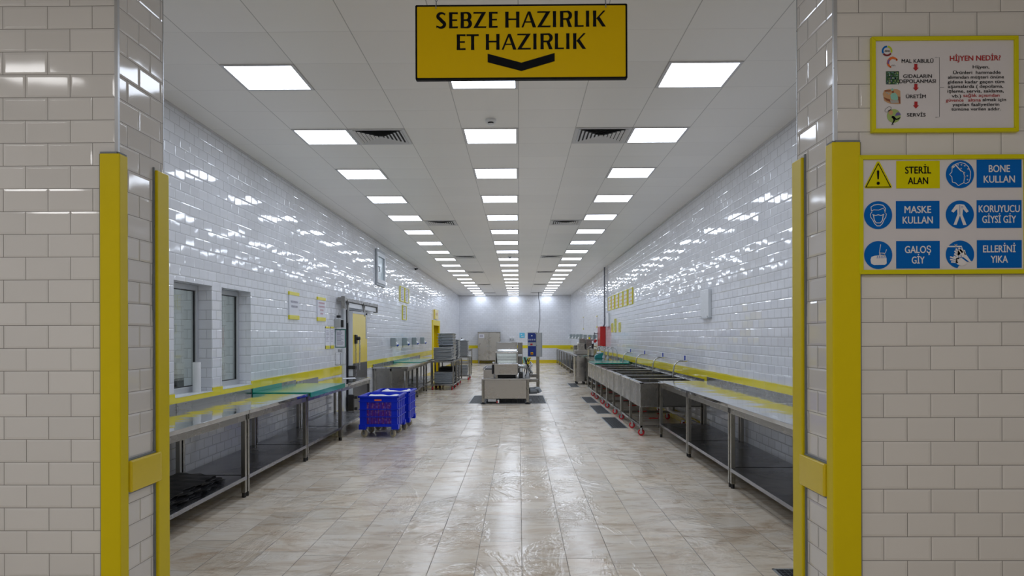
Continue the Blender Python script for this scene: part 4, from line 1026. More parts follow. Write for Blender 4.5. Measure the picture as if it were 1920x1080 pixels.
# ================================================================== WALL NOTICES
def notice(name, label, side, y0, y1, z0, z1, kind):
    wd = y1 - y0; ht = z1 - z0
    if side == 'L': loc = (XL, y0, z0); mp = LEFTW
    else: loc = (XR, y1, z0); mp = RIGHTW
    r = thing(name, label, 'notice', loc)
    def bx(mb, u0, u1, v0, v1, d0, d1): return mb.prism([(u0, v0), (u1, v0), (u1, v1), (u0, v1)], mp, d0, d1)
    if kind in ('bars', 'bars_red'):
        bx(MB(), 0, wd, 0, ht, 0.001, 0.018).build('sheet', 'paper', r)
        bx(MB(), -0.003, wd + 0.002, ht - 0.045, ht + 0.002, 0, 0.024).build('clip_bar', 'yellow_strip', r, bevel=0.002)
        bx(MB(), -0.003, wd + 0.002, -0.002, 0.058, 0, 0.024).build('clip_bar', 'yellow_strip', r, bevel=0.002)
        mb = MB()
        if kind == 'bars':
            smudge(mb, wd * 0.12, wd * 0.88, ht * 0.60, 0.034, mp, 0.0192); smudge(mb, wd * 0.18, wd * 0.84, ht * 0.43, 0.034, mp, 0.0192)
            mb.build('lettering', 'ink', r)
        else:
            for q, (s_, a_, b_) in enumerate(((0, .12, .85), (1, .12, .88), (2, .3, .7), (3, .32, .68))): smudge(mb, wd * a_, wd * b_, ht * (0.72 - 0.15 * q), 0.030, mp, 0.0192)
            mb.build('lettering', 'ink_red', r)
    elif kind == 'strip':
        bx(MB(), 0, wd, 0, ht, 0.001, 0.008).build('sheet', 'paper', r)
        bx(MB(), 0, wd, ht - 0.03, ht, 0, 0.014).build('clip_bar', 'yellow_strip', r); bx(MB(), 0, wd, 0, 0.055, 0, 0.014).build('clip_bar', 'yellow_strip', r)
        mb = MB()
        for q in range(9): bx(mb, wd * 0.12, wd * random.uniform(0.6, 0.9), ht * (0.82 - 0.06 * q) - 0.006, ht * (0.82 - 0.06 * q), 0.0085, 0.0088)
        mb.build('print', 'ink', r)
    elif kind in ('frame', 'frame_yellow', 'frame_blue'):
        fr = 0.02
        bx(MB(), fr * .5, wd - fr * .5, fr * .5, ht - fr * .5, 0.0, 0.012).build('sheet', 'paper', r)
        mb = MB()
        for q in ((0, fr, 0, ht), (wd - fr, wd, 0, ht), (fr, wd - fr, 0, fr), (fr, wd - fr, ht - fr, ht)): bx(mb, *q, 0, 0.028)
        mb.build('frame', 'yellow_strip', r, bevel=0.002)
        if kind == 'frame_yellow':
            mb = MB(); mc = MB()
            for q in range(3):
                zc = ht * (0.14 + 0.24 * q); bx(mb, wd * 0.42, wd * 0.86, zc, zc + ht * 0.15, 0.012, 0.0135); bx(mc, wd * 0.48, wd * 0.78, zc + ht * 0.05, zc + ht * 0.10, 0.0135, 0.0145)
                bx(mc, wd * 0.16, wd * 0.30, zc + ht * 0.03, zc + ht * 0.11, 0.012, 0.0135)
            mb.build('print', 'yellow_strip', r); mc.build('print', 'ink_red', r, )
        elif kind == 'frame_blue':
            mb = MB()
            for q in range(3): bx(mb, wd * 0.2, wd * 0.8, ht * (0.12 + 0.28 * q), ht * (0.30 + 0.28 * q), 0.012, 0.0135)
            mb.build('print', 'sky_blue', r)
        else:
            mb = MB()
            for q in range(7): bx(mb, wd * random.uniform(0.12, 0.3), wd * random.uniform(0.55, 0.85), ht * (0.84 - 0.11 * q) - 0.012, ht * (0.84 - 0.11 * q), 0.012, 0.0135)
            mb.build('print', 'ink', r)
    return r
random.seed(5)
notice('wall_notice', 'white notice with yellow clip bars and grey faded words, left wall, nearer one', 'L', 9.99, 10.43, 1.75, 2.14, 'bars')
notice('wall_notice', 'white notice with yellow clip bars and red faded words on the left wall', 'L', 11.40, 11.86, 1.755, 2.14, 'bars_red')
notice('wall_notice', 'narrow notice with yellow ends low on the left wall, nearer of the pair', 'L', 11.90, 12.14, 1.29, 1.67, 'strip')
notice('wall_notice', 'narrow notice with yellow ends beside the green framed sheet', 'L', 12.22, 12.43, 1.29, 1.67, 'strip')
notice('wall_notice', 'yellow framed notice high on the left wall, nearer of the upper pair', 'L', 19.34, 20.05, 2.45, 2.87, 'frame')
notice('wall_notice', 'yellow framed notice high on the left wall, farther of the upper pair', 'L', 20.14, 20.86, 2.45, 2.87, 'frame')
notice('wall_notice', 'yellow framed notice below the upper pair on the left wall', 'L', 19.75, 20.4, 1.95, 2.36, 'frame')
for q, (a_, b_) in enumerate(((17.45, 18.1), (18.3, 18.95), (19.08, 19.8), (19.92, 20.55), (20.75, 21.4), (21.5, 22.2))):
    notice('wall_notice', 'yellow framed picture notice high on the right wall, %s of six from the viewer' % ORD[q], 'R', a_, b_, 2.27, 2.68, 'frame_yellow')['group'] = 'row of six notices on the right wall'
notice('wall_notice', 'tall blue and yellow notice low on the right wall near the red cabinet', 'R', 20.5, 20.8, 1.59, 1.98, 'frame_blue')
notice('wall_notice', 'small yellow framed notice low on the right wall, farthest of three', 'R', 21.2, 21.42, 1.59, 1.86, 'frame')
notice('wall_notice', 'small yellow framed notice low on the right wall, nearest of three', 'R', 19.65, 19.85, 1.59, 1.86, 'frame')
notice('wall_notice', 'narrow notice with yellow ends on the far right wall above the sockets', 'R', 30.8, 31.1, 1.75, 2.3, 'strip')
notice('wall_notice', 'narrow notice with yellow ends on the right wall beyond the red cabinet', 'R', 25.4, 25.7, 1.77, 2.2, 'strip')
# holder facing the viewer with green frame
r = thing('document_holder', 'green framed A4 sheet on a bracket beside the yellow sliding door', 'document holder', (-3.17, 12.55, 1.30))
B(-0.085, 0.085, 0, 0.008, 0.012, 0.318).build('sheet', 'paper', r)
mb = MB()
for q in ((-0.10, -0.083, 0, 0.33), (0.083, 0.10, 0, 0.33), (-0.083, 0.083, 0, 0.016), (-0.083, 0.083, 0.314, 0.33)): mb.box(q[0], q[1], -0.006, 0.014, q[2], q[3])
mb.build('frame', 'green_frame', r, bevel=0.002)
mb = MB()
for q in range(11): mb.box(-0.06, random.uniform(0.01, 0.065), -0.0012, 0.0, 0.27 - q * 0.021, 0.277 - q * 0.021)
mb.box(-0.015, 0.015, -0.0012, 0, 0.29, 0.303); mb.build('print', 'ink', r)
MB().box(-0.09, -0.06, 0.014, 0.03, 0.1, 0.2).build('bracket', 'alu', r)
r = thing('wire_rack', 'empty double wire rack below the green framed sheet', 'rack', (-3.17, 12.55, 0.98))
mb = MB()
for x0 in (-0.09, 0.002):
    mb.tube([(x0, 0, 0.01), (x0 + 0.088, 0, 0.01), (x0 + 0.088, 0, 0.23), (x0, 0, 0.23), (x0, 0, 0.01)], 0.005, 6)
    mb.tube([(x0, -0.03, 0.03), (x0 + 0.088, -0.03, 0.03)], 0.004, 6)
    mb.tube([(x0, 0, 0.01), (x0, -0.03, 0.03)], 0.004, 6); mb.tube([(x0 + 0.088, 0, 0.01), (x0 + 0.088, -0.03, 0.03)], 0.004, 6)
mb.build('wire_frame', 'pipe', r); B(-0.045, 0.03, 0.0, 0.02, 0.24, 0.29).build('clip', 'pipe', r)
r = thing('control_box', 'grey controller box with dark display left of the sliding door rail', 'control box', (XL, 12.62, 1.66))
B(0, 0.10, -0.14, 0.06, 0, 0.15).build('box', 'cabinet_grey', r, bevel=0.006); B(0.10, 0.135, -0.06, 0.02, 0.0, 0.13).build('display_unit', 'plastic_dark', r, bevel=0.004)
MB().tube([(0.05, -0.05, 0.15), (0.05, -0.05, 0.26)], 0.006, 6).build('stem', 'pipe', r); B(0.03, 0.09, -0.10, 0.0, 0.17, 0.215).build('beacon', 'plastic_dark', r, bevel=0.005)

# white covers on the right wall
for lab, y0, y1, z0, z1 in (('white wall cover box high on the right wall above the prep tables', 10.35, 10.80, 1.745, 2.18), ('white wall cover box just before the red cabinet on the right wall', 21.95, 22.5, 1.77, 2.19)):
    r = thing('wall_cover', lab, 'cover box', (XR, (y0 + y1) / 2, z0)); h_ = (y1 - y0) / 2
    B(-0.05, 0, -h_, h_, 0.015, z1 - z0).build('cover', 'white_metal', r, bevel=0.008)
    B(-0.065, 0, -h_ - 0.01, h_ + 0.01, 0, 0.015).build('bottom_lip', 'alu', r)
    for yy in (-h_ + 0.05, h_ - 0.05): MB().lathe([(0.007, 0), (0.007, 0.004)], (-0.054, yy, 0.035), 8, 'X').build('screw', 'plastic_dark', r)

# sockets
def socket(label, loc, rot, col, group):
    r = thing('wall_socket', label, 'wall socket', loc, rot, group)
    # local: +X out of the wall
    B(0, 0.13, -0.10, 0.10, 0, 0.22).build('socket_box', 'socket_grey', r, bevel=0.012)
    sk = MB(); sk.tube([(0.10, 0.0, 0.10), (0.165, -0.02, 0.035)], 0.036, 12); sk.build('socket_neck', 'white_plastic', r, smooth=True)
    MB().tube([(0.166, -0.021, 0.034), (0.182, -0.026, 0.018)] if col != 'red_metal' else [(0.15, -0.015, 0.05), (0.22, -0.04, -0.03)], 0.033 if col != 'red_metal' else 0.05, 12).build('socket_cap', col, r, smooth=True)
    return r
sl = None
for q, y in enumerate((18.05, 19.85, 21.65, 23.45)):
    lab = 'grey wall socket with blue cap on the left wall, %s of four from the viewer' % ORD[q]
    if sl is None: sl = socket(lab, (XL, y, 1.235), 0, 'lever_blue', 'blue capped sockets on the left wall')
    else: dup(sl, (XL, y, 1.235), label=lab)
sr = None; sw = None
for q, y in enumerate((24.4, 25.9, 27.6, 29.6)):
    lab = 'grey wall socket with red cap on the right wall, %s of four' % ORD[q]
    if sr is None: sr = socket(lab, (XR, y, 1.30), math.pi, 'red_metal', 'red capped sockets on the right wall')
    else: dup(sr, (XR, y, 1.30), label=lab)
for q, y in enumerate((31.6, 33.4, 35.3, 37.6)):
    lab = 'grey wall socket with white cap on the right wall, %s of four' % ORD[q]
    if sw is None: sw = socket(lab, (XR, y, 1.33), math.pi, 'white_plastic', 'white capped sockets on the right wall')
    else: dup(sw, (XR, y, 1.33), label=lab)
# red wall cabinet + conduit
r = thing('hose_cabinet', 'tall red wall cabinet on the right wall at the foot of the grey conduit', 'cabinet', (XR, 23.1, 1.14))
B(-0.17, 0, -0.10, 0.65, 0, 0.65).build('cabinet_body', 'red_metal', r, bevel=0.012)
B(-0.178, -0.17, -0.08, 0.63, 0.02, 0.63).build('cabinet_door', 'red_metal', r, bevel=0.004)
MB().tube([(-0.19, -0.03, 0.30), (-0.19, -0.03, 0.37)], 0.008, 6).build('cabinet_handle', 'chrome', r)
r = thing('conduit', 'grey vertical conduit pipe from the ceiling down to the red cabinet', 'conduit', (XR - 0.05, 22.85, 0))
MB().tube([(0, 0, ZC - 0.001), (0, 0, 1.86), (-0.01, 0.04, 1.82), (-0.02, 0.15, 1.80)], 0.024, 10).build('pipe', 'conduit', r, smooth=True)
for z in (2.05, 2.9, 3.4): B(-0.03, 0.05, -0.02, 0.02, z, z + 0.03).build('pipe_clip', 'alu', r)

# ================================================================== SINKS
def caster(par, x, y, wheel='red_rubber', r_=0.05, fork='pipe', top=0.13, ang=0.0, z0=0.0, w_=0.032):
    m4 = Matrix.Translation((x, y, z0)) @ Matrix.Rotation(ang, 4, 'Z')
    mb = MB(); o = 0.025
    mb.box(-0.035, 0.035, -0.03, 0.03, top - 0.006, top, m4)
    for s_ in (-1, 1): mb.box(s_ * w_ * 0.75 - 0.003, s_ * w_ * 0.75 + 0.003, 0.006, o + 0.010, r_ * 0.9, top - 0.006, m4)
    c = mb.build('caster', fork, par)
    wb = MB(); wb.lathe([(r_ * 0.55, -w_ / 2 - 0.001), (r_ * 0.93, -w_ / 2), (r_, -w_ / 4), (r_, w_ / 4), (r_ * 0.93, w_ / 2), (r_ * 0.55, w_ / 2 + 0.001)], (0, o, r_), 20, 'X')
    wb.v = [tuple(m4 @ Vector(v)) for v in wb.v]; wb.build('wheel', wheel, c, smooth=True)
    hb = MB(); hb.lathe([(r_ * 0.5, -w_ / 2 - 0.003), (r_ * 0.5, w_ / 2 + 0.003)], (0, o, r_), 12, 'X'); hb.v = [tuple(m4 @ Vector(v)) for v in hb.v]; hb.build('hub', 'cabinet_grey', c)
    return c
def sink_unit(label, y0, L, group):
    xf, xb, h = 1.79, 2.745, 0.80; cx = (xf + xb) / 2; hx = (xb - xf) / 2; hl = L / 2
    r = thing('sink_unit', label, 'sink', (cx, y0 + hl, 0), 0, group)
    mb = MB(); t = 0.05; z0, z1 = h - 0.018, h
    mb.box(-hx, -hx + 0.06, -hl, hl, z0, z1).box(hx - 0.05, hx, -hl, hl, z0, z1).box(-hx, hx, -hl, -hl + t, z0, z1).box(-hx, hx, hl - t, hl, z0, z1).box(-hx, hx, -0.035, 0.035, z0, z1)
    mb.build('rim', 'steel_top', r, bevel=0.003)
    B(hx - 0.006, hx, -hl, hl, h, h + 0.05).build('rear_lip', 'steel', r)
    zb = 0.435
    for (a, b_) in ((-hl + 0.008, -0.004), (0.004, hl - 0.008)):
        mb = MB(); x0, x1 = -hx + 0.012, hx - 0.012; q = 0.012; zt = z0
        mb.box(x0, x1, a, b_, zb, zb + q)
        mb.box(x0, x0 + q, a, b_, zb + q, zt).box(x1 - q, x1, a, b_, zb + q, zt).box(x0 + q, x1 - q, a, a + q, zb + q, zt).box(x0 + q, x1 - q, b_ - q, b_, zb + q, zt)
        bs = mb.build('basin', 'steel_v', r, bevel=0.004)
        m_ = (a + b_) / 2
        MB().tube([(0.05, m_, zb), (0.05, m_, zb - 0.09), (0.12, m_, zb - 0.13), (0.30, m_, zb - 0.16)], 0.024, 8).build('drain_pipe', 'white_plastic', bs, smooth=True)
        MB().tube([(-0.25, m_, zb - 0.22), (-0.25, m_ + 0.0, zb - 0.222), (-0.11, m_, zb - 0.222)], 0.010, 6).build('valve_lever', 'red_metal', bs)
    for y in (-hl + 0.03, 0.0, hl - 0.03):
        for x in (-hx + 0.022, hx - 0.03):
            B(x - 0.02, x + 0.02, y - 0.02, y + 0.02, 0.13, 0.437).build('leg', 'steel_leg', r, bevel=0.003)
    B(-hx + 0.005, -hx + 0.04, -hl + 0.01, hl - 0.01, 0.13, 0.165).build('bottom_rail', 'steel', r, bevel=0.003)
    B(hx - 0.045, hx - 0.01, -hl + 0.01, hl - 0.01, 0.13, 0.165).build('bottom_rail', 'steel', r, bevel=0.003)
    for y in (-hl + 0.03, hl - 0.03): B(-hx + 0.04, hx - 0.045, y - 0.017, y + 0.017, 0.13, 0.165).build('bottom_rail', 'steel', r, bevel=0.003)
    for y in (-hl + 0.10, 0.0 - 0.05):
        caster(r, -hx + 0.06, y, ang=1.15); caster(r, hx - 0.08, y, ang=0.7)
    return r
SK = None
sy = [10.56, 12.60, 14.64, 16.68]
labs = ['steel double sink nearest the viewer, on red casters, touching the right prep tables', 'steel double sink, second of the row along the right wall', 'steel double sink, third of the row along the right wall', 'steel double sink, farthest of the row, partly under the green board']
for q, y in enumerate(sy):
    if SK is None: SK = sink_unit(labs[q], y, 2.02, 'row of steel double sinks on casters')
    else: dup(SK, (SK.location.x, y + 1.01, 0), label=labs[q])
# taps
def tap(label, y):
    r = thing('wall_tap', label, 'tap', (XR - 0.0, y, 1.08), 0, 'blue lever taps over the sinks')
    MB().tube([(0, 0, 0), (-0.10, 0, 0)], 0.014, 10).build('valve_body', 'chrome', r, smooth=True)
    B(-0.075, -0.055, -0.009, 0.009, 0.012, 0.085).build('lever', 'lever_blue', r, bevel=0.003)
    pts = [(-0.09, 0, 0), (-0.13, 0, 0.0)]
    for i in range(1, 8):
        a = math.radians(84) * i / 7
        pts.append((-0.13 - 0.12 * math.sin(a), 0.0, -0.15 * (1 - math.cos(a))))
    pts.append((-0.262, 0, -0.27))
    MB().tube(pts, 0.012, 8).build('spout', 'pipe', r, smooth=True)
    return r
TP = None
for q, y in enumerate((11.75, 13.55, 15.5, 17.45)):
    lab = 'wall tap with blue lever and curved steel spout over the sinks, %s from the viewer' % ORD[q]
    if TP is None: TP = tap(lab, y)
    else: dup(TP, (XR, y, 1.08), label=lab)
r = thing('cutting_board', 'green board with rear lip lying across the farthest sinks on the right', 'cutting board', (2.28, 18.35, 0.803))
B(-0.43, 0.40, -0.98, 0.58, 0.0, 0.02).build('board', 'green_board', r, bevel=0.003); B(0.40, 0.412, -0.98, 0.58, 0.0, 0.075).build('rear_lip', 'green_board', r)
# gooseneck hose taps farther along
GN = None
for q, y in enumerate((19.6, 20.5, 21.5, 22.4)):
    lab = 'curved steel hose tap beyond the sinks, %s of four from the viewer' % ORD[q]
    if GN is None:
        GN = thing('hose_tap', lab, 'tap', (2.60, y, 0.83), 0, 'curved hose taps on the right table')
        pts = [(0.10, 0, 0.10)] + [(0.0 + 0.13 * math.cos(a) - 0.03, 0, 0.20 + 0.13 * math.sin(a)) for a in [math.pi * i / 10 for i in range(11)]] + [(-0.16, 0, 0.10)]
        MB().tube(pts, 0.011, 8).build('hose', 'pipe', GN, smooth=True)
        MB().lathe([(0.03, 0.005), (0.045, 0.03), (0.03, 0.10)], (-0.16, 0, 0.0), 14).build('spray_head', 'alu_dark', GN, smooth=True)
        MB().tube([(0.10, 0, 0.0), (0.10, 0, 0.10)], 0.016, 8).build('riser', 'pipe', GN)
    else: dup(GN, (2.60, y, 0.83), label=lab)
r = thing('hose_column', 'pair of tall thin hose pipes rising from the table beside the red cabinet', 'hose pipe', (2.60, 24.0, 0.82))
for x in (-0.06, 0.06): MB().tube([(x * 2.2, 0, 0), (x * 1.6, 0, 0.30), (x, 0, 0.62), (x * 0.9, 0, 0.78)], 0.012, 8).build('hose', 'conduit', r, smooth=True)
B(-0.08, 0.12, -0.02, 0.02, 0.72, 0.75).build('bracket', 'conduit', r)
# steel tub with casters
r = thing('steel_tub', 'tall rounded steel tub on black casters in front of the far right tables', 'tub', (1.90, 22.0, 0))
MB().prism(rrect(-0.20, -0.30, 0.16, 0.30, 0.09, 6), lambda u, v, d: (u, v, d), 0.10, 0.84).build('tub_body', 'steel_machine', r, smooth=True)
MB().prism(rrect(-0.215, -0.315, 0.175, 0.315, 0.10, 6), lambda u, v, d: (u, v, d), 0.84, 0.87).build('tub_rim', 'steel_top', r, smooth=True)
for x in (-0.13, 0.09):
    for y in (-0.22, 0.2): caster(r, x, y, 'rubber', 0.04, 'plastic_dark', 0.11)
# machines on far right tables
r = thing('slicing_machine', 'boxy steel slicing machine standing on the far right tables', 'machine', (2.30, 25.3, 0.822))
B(-0.32, 0.30, -0.25, 0.25, 0.02, 0.16).build('base', 'steel_machine', r, bevel=0.01); B(-0.22, 0.02, -0.2, 0.1, 0.16, 0.40).build('housing', 'steel_machine', r, bevel=0.015)
B(0.04, 0.28, -0.15, 0.2, 0.16, 0.54).build('motor_housing', 'steel', r, bevel=0.02); B(-0.16, 0.1, -0.05, 0.15, 0.40, 0.56).build('hopper', 'steel', r, bevel=0.008)
B(0.02, 0.06, -0.22, -0.16, 0.2, 0.38).build('blade_slot', 'plastic_dark', r); MB().tube([(0.2, 0, 0.54), (0.2, 0, 0.62)], 0.03, 10).build('knob', 'yellow_guard', r)
r = thing('food_cutter', 'round steel food cutter with raised black lid handle on the far right tables', 'machine', (2.42, 23.4, 0.822))
MB().lathe([(0.13, 0), (0.16, 0.02), (0.17, 0.22), (0.18, 0.23)], n=24).build('bowl', 'steel_machine', r, smooth=True)
MB().tube([(-0.16, 0, 0.24), (-0.10, 0, 0.30), (0.0, 0, 0.33), (0.12, 0, 0.30), (0.17, 0, 0.24)], 0.015, 8).build('lid_bar', 'steel', r)
MB().tube([(0.0, 0, 0.24), (0.0, 0, 0.40)], 0.03, 10).build('lid_knob', 'plastic_dark', r)
r = thing('plastic_bin', 'small teal plastic bin with sloping top on the right table', 'bin', (2.36, 21.0, 0.832))
mb = MB(); mb.add([(-0.14, -0.12, 0), (0.12, -0.12, 0), (0.12, 0.12, 0), (-0.14, 0.12, 0), (-0.12, -0.12, 0.08), (0.11, -0.12, 0.17), (0.11, 0.12, 0.17), (-0.12, 0.12, 0.08)], [(0, 1, 2, 3), (4, 5, 6, 7), (0, 1, 5, 4), (1, 2, 6, 5), (2, 3, 7, 6), (3, 0, 4, 7)])
mb.build('bin_body', 'teal_plastic', r, bevel=0.01); B(-0.06, 0.06, -0.08, 0.08, 0.14, 0.19).build('contents', 'white_plastic', r, bevel=0.02)
r = thing('tall_mixer', 'grey countertop machine with white cover behind the slicing machine', 'machine', (2.35, 27.4, 0.822))
B(-0.25, 0.25, -0.2, 0.3, 0, 0.30).build('base', 'steel', r, bevel=0.01); B(-0.1, 0.3, -0.1, 0.25, 0.30, 0.42).build('cover', 'white_plastic', r, bevel=0.02)
random.seed(21)
for q, (x, y, lab) in enumerate(((2.12, 26.0, 'crumpled white bag on the shelf under the far right tables'), (2.15, 24.2, 'dark bucket hanging at the end of the far right tables'))):
    if q == 0:
        mb = MB(); mb.lathe([(0.05, 0), (0.15, 0.03), (0.17, 0.15), (0.10, 0.27), (0.03, 0.30)], n=12); mb.v = [(a + random.uniform(-.02, .02), b + random.uniform(-.02, .02), max(0, c + random.uniform(-.02, .02))) for a, b, c in mb.v]
        o = mb.build('plastic_bag', 'white_plastic', smooth=True); o.location = (x + 0.1, y, 0.201); tag(o, lab, 'bag')
    else:
        r = thing('bucket', 'dark bucket on the lower shelf of the table beneath the red cabinet', 'bucket', (2.32, y, 0.20)); MB().lathe([(0.10, 0), (0.13, 0.22), (0.14, 0.23), (0.12, 0.225), (0.09, 0.02)], n=18).build('pail', 'plastic_dark', r, smooth=True)
        MB().tube([(0.13 * math.cos(a), 0, 0.22 + 0.12 * math.sin(a)) for a in [math.pi * i / 8 for i in range(9)]], 0.004, 6).build('handle', 'pipe', r)
# teal cloth over table edge
mb = MB(); n = 8
vs = []
for i in range(n + 1):
    for j in range(n + 1):
        u = i / n; v = j / n
        z = 0.84 if v < 0.35 else 0.84 - (v - 0.35) * 0.55
        x = 2.22 - v * 0.5 if v < 0.35 else 2.045 - 0.02 * math.sin(u * 9)
        vs.append((x, 22.9 + u * 0.45 + 0.03 * math.sin(v * 6), z + 0.006 * math.sin(u * 14)))
mb.add(vs, [(i * (n + 1) + j, (i + 1) * (n + 1) + j, (i + 1) * (n + 1) + j + 1, i * (n + 1) + j + 1) for i in range(n) for j in range(n)])
o = mb.build('cleaning_cloth', 'teal_plastic', smooth=True); tag(o, 'teal cloth hanging over the edge of a far right table', 'cloth')

# ================================================================== FLOOR DRAINS
def drain(label, x0, x1, y0, y1):
    r = thing('floor_drain', label, 'drain', ((x0 + x1) / 2, (y0 + y1) / 2, 0), 0, 'floor drain grates')
    hx = (x1 - x0) / 2; hy = (y1 - y0) / 2
    B(-hx + 0.01, hx - 0.01, -hy + 0.01, hy - 0.01, 0.0005, 0.0015).build('pit', 'drain_dark', r)
    mb = MB(); t = 0.014
    mb.box(-hx, -hx + t, -hy, hy, 0.0005, 0.006).box(hx - t, hx, -hy, hy, 0.0005, 0.006).box(-hx, hx, -hy, -hy + t, 0.0005, 0.006).box(-hx, hx, hy - t, hy, 0.0005, 0.006)
    mb.build('drain_frame', 'alu_dark', r)
    mb = MB(); nx = int(hx * 2 / 0.03); ny = int(hy * 2 / 0.03)
    for i in range(1, nx): mb.box(-hx + i * 2 * hx / nx - 0.003, -hx + i * 2 * hx / nx + 0.003, -hy + t, hy - t, 0.0016, 0.005)
    for j in range(1, ny): mb.box(-hx + t, hx - t, -hy + j * 2 * hy / ny - 0.0035, -hy + j * 2 * hy / ny + 0.0035, 0.0016, 0.0048)
    mb.build('grating', 'drain', r)
    return r
drain('dark floor grate at the bottom right by the yellow corner guard', 1.62, 1.95, 3.9, 4.58)
drain('dark floor grate nearest the red-wheeled sinks, first of four', 1.49, 1.76, 11.5, 13.0)
drain('dark floor grate beside the sinks, second of four', 1.49, 1.76, 13.62, 15.2)
drain('dark floor grate beside the sinks, third of four', 1.49, 1.76, 15.8, 17.3)
drain('dark floor grate in front of the steel tub, farthest of four', 1.49, 1.76, 20.6, 22.2)
drain('large floor grate under the washing machine in the middle of the hall', -1.13, 0.60, 15.73, 17.75)

# ================================================================== BLUE CRATES
def crate(label, x0, x1, y0, y1):
    cx = (x0 + x1) / 2; hx = (x1 - x0) / 2; cy = (y0 + y1) / 2; hy = (y1 - y0) / 2
    r = thing('wheeled_crate', label, 'crate', (cx, cy, 0), 0, 'blue crates on casters')
    mb = MB(); zt, zb, t = 0.62, 0.165, 0.015
    ins = 0.02
    # corner posts and solid side fields of the front and back, lattice between
    lat = (-hx * 0.62, hx * 0.66)
    for s_ in (-1, 1):
        yo = s_ * hy; yi = s_ * (hy - t); ya, yb = sorted((yo, yi))
        mb.box(-hx + 0.01, lat[0], ya, yb, zb, zt); mb.box(lat[1], hx - 0.01, ya, yb, zb, zt)
        for (z0, z1) in ((zb, 0.205), (0.305, 0.318), (0.418, 0.431), (0.525, zt)): mb.box(lat[0], lat[1], ya, yb, z0, z1)
        nb = 18
        for i in range(nb + 1):
            u = lat[0] + (lat[1] - lat[0]) * i / nb; mb.box(u - 0.0045, u + 0.0045, yo - s_ * 0.002, yo - s_ * 0.009, 0.205, 0.525)
    for s_ in (-1, 1):
        xa, xb = sorted((s_ * (hx - 0.01), s_ * (hx - 0.01 - t))); mb.box(xa, xb, -hy + t, hy - t, zb, zt)
        for i in range(4):
            u = -hy + 0.10 + i * (2 * hy - 0.2) / 3; xa, xb = sorted((s_ * (hx - 0.012), s_ * (hx - 0.004))); mb.box(xa, xb, u - 0.006, u + 0.006, zb + 0.01, 0.56)
    mb.box(-hx + 0.02, hx - 0.02, -hy + t, hy - t, zb, zb + 0.015)
    mb.build('crate_body', 'blue_plastic', r)
    mb = MB(); q = 0.014
    for z, o in ((0.596, 0.016), (0.535, 0.006), (0.418, 0.008), (0.305, 0.008)):
        h_ = 0.024 if z > 0.59 else 0.012
        mb.box(-hx - o + 0.008, hx + o - 0.008, -hy - o, -hy, z, z + h_).box(-hx - o + 0.008, hx + o - 0.008, hy, hy + o, z, z + h_)
        mb.box(-hx - o, -hx + 0.01, -hy - o, hy + o, z, z + h_).box(hx - 0.01, hx + o, -hy - o, hy + o, z, z + h_)
    mb.build('crate_ribs', 'blue_plastic', r, bevel=0.003)
    for sx in (-1, 1):
        for s_ in (-1, 1):
            xa, xb = sorted((sx * (hx + 0.006), sx * (hx - 0.10))); ya, yb = sorted((s_ * (hy + 0.006), s_ * (hy - 0.12)))
            B(xa, xb, ya, yb, 0.125, 0.20).build('crate_foot', 'blue_plastic', r, bevel=0.006)
    B(-0.06, 0.045, -hy - 0.004, -hy - 0.001, 0.548, 0.572).build('crate_tag', 'orange', r)
    for sx in (-1, 1):
        for s_ in (-1, 1): caster(r, sx * (hx - 0.075), s_ * (hy - 0.10), 'cream_wheel', 0.055, 'pipe', 0.13, ang=random.uniform(0.9, 1.3))
    return r
random.seed(9)
cr = crate('blue plastic crate on cream wheels, nearer of the two, orange goods behind its slots', -2.365, -1.79, 10.45, 11.15)
c2 = dup(cr, (-2.04, 11.64, 0), label='blue plastic crate on cream wheels, farther of the two, white cloth inside')
for lab, x, y in (('orange net sacks filling the nearer blue crate', -2.08, 10.81), ('orange net sacks filling the farther blue crate', -2.04, 11.64)):
    o = B(-0.25, 0.25, -0.338, 0.338, 0.0, 0.365).build('net_sack', 'net', bevel=0.03); o.location = (x, y, 0.182); tag(o, lab, 'sack')
for lab, x, y, sd in (('white cloth folded over the goods in the nearer blue crate', -2.08, 10.81, 1), ('white cloth with raised corner in the farther blue crate', -2.04, 11.64, 2)):
    mb = MB(); n = 16; vs = []
    for i in range(n + 1):
        for j in range(n + 1):
            u, v = i / n, j / n
            z = 0.584 + 0.006 * math.sin(u * 7 + sd) * math.cos(v * 5 + sd) + 0.008 * math.sin(u * 15 + v * 9)
            z += ((0.012 if sd == 1 else 0.05) * max(0, 1 - 7 * abs(u - (0.18 if sd == 1 else 0.92))) * max(0, 1 - 3 * abs(v - (0.8 if sd == 1 else 0.6))))
            if sd == 2: z += 0.05 * max(0, 1 - 6 * abs(u - 0.2)) * max(0, 1 - 3 * abs(v - 0.75))
            vs.append((-0.245 + 0.49 * u, -0.335 + 0.67 * v, z))
    mb.add(vs, [(i * (n + 1) + j, (i + 1) * (n + 1) + j, (i + 1) * (n + 1) + j + 1, i * (n + 1) + j + 1) for i in range(n) for j in range(n)])
    o = mb.build('white_cloth', 'cloth_white', smooth=True); o.location = (x, y, 0); tag(o, lab, 'cloth')

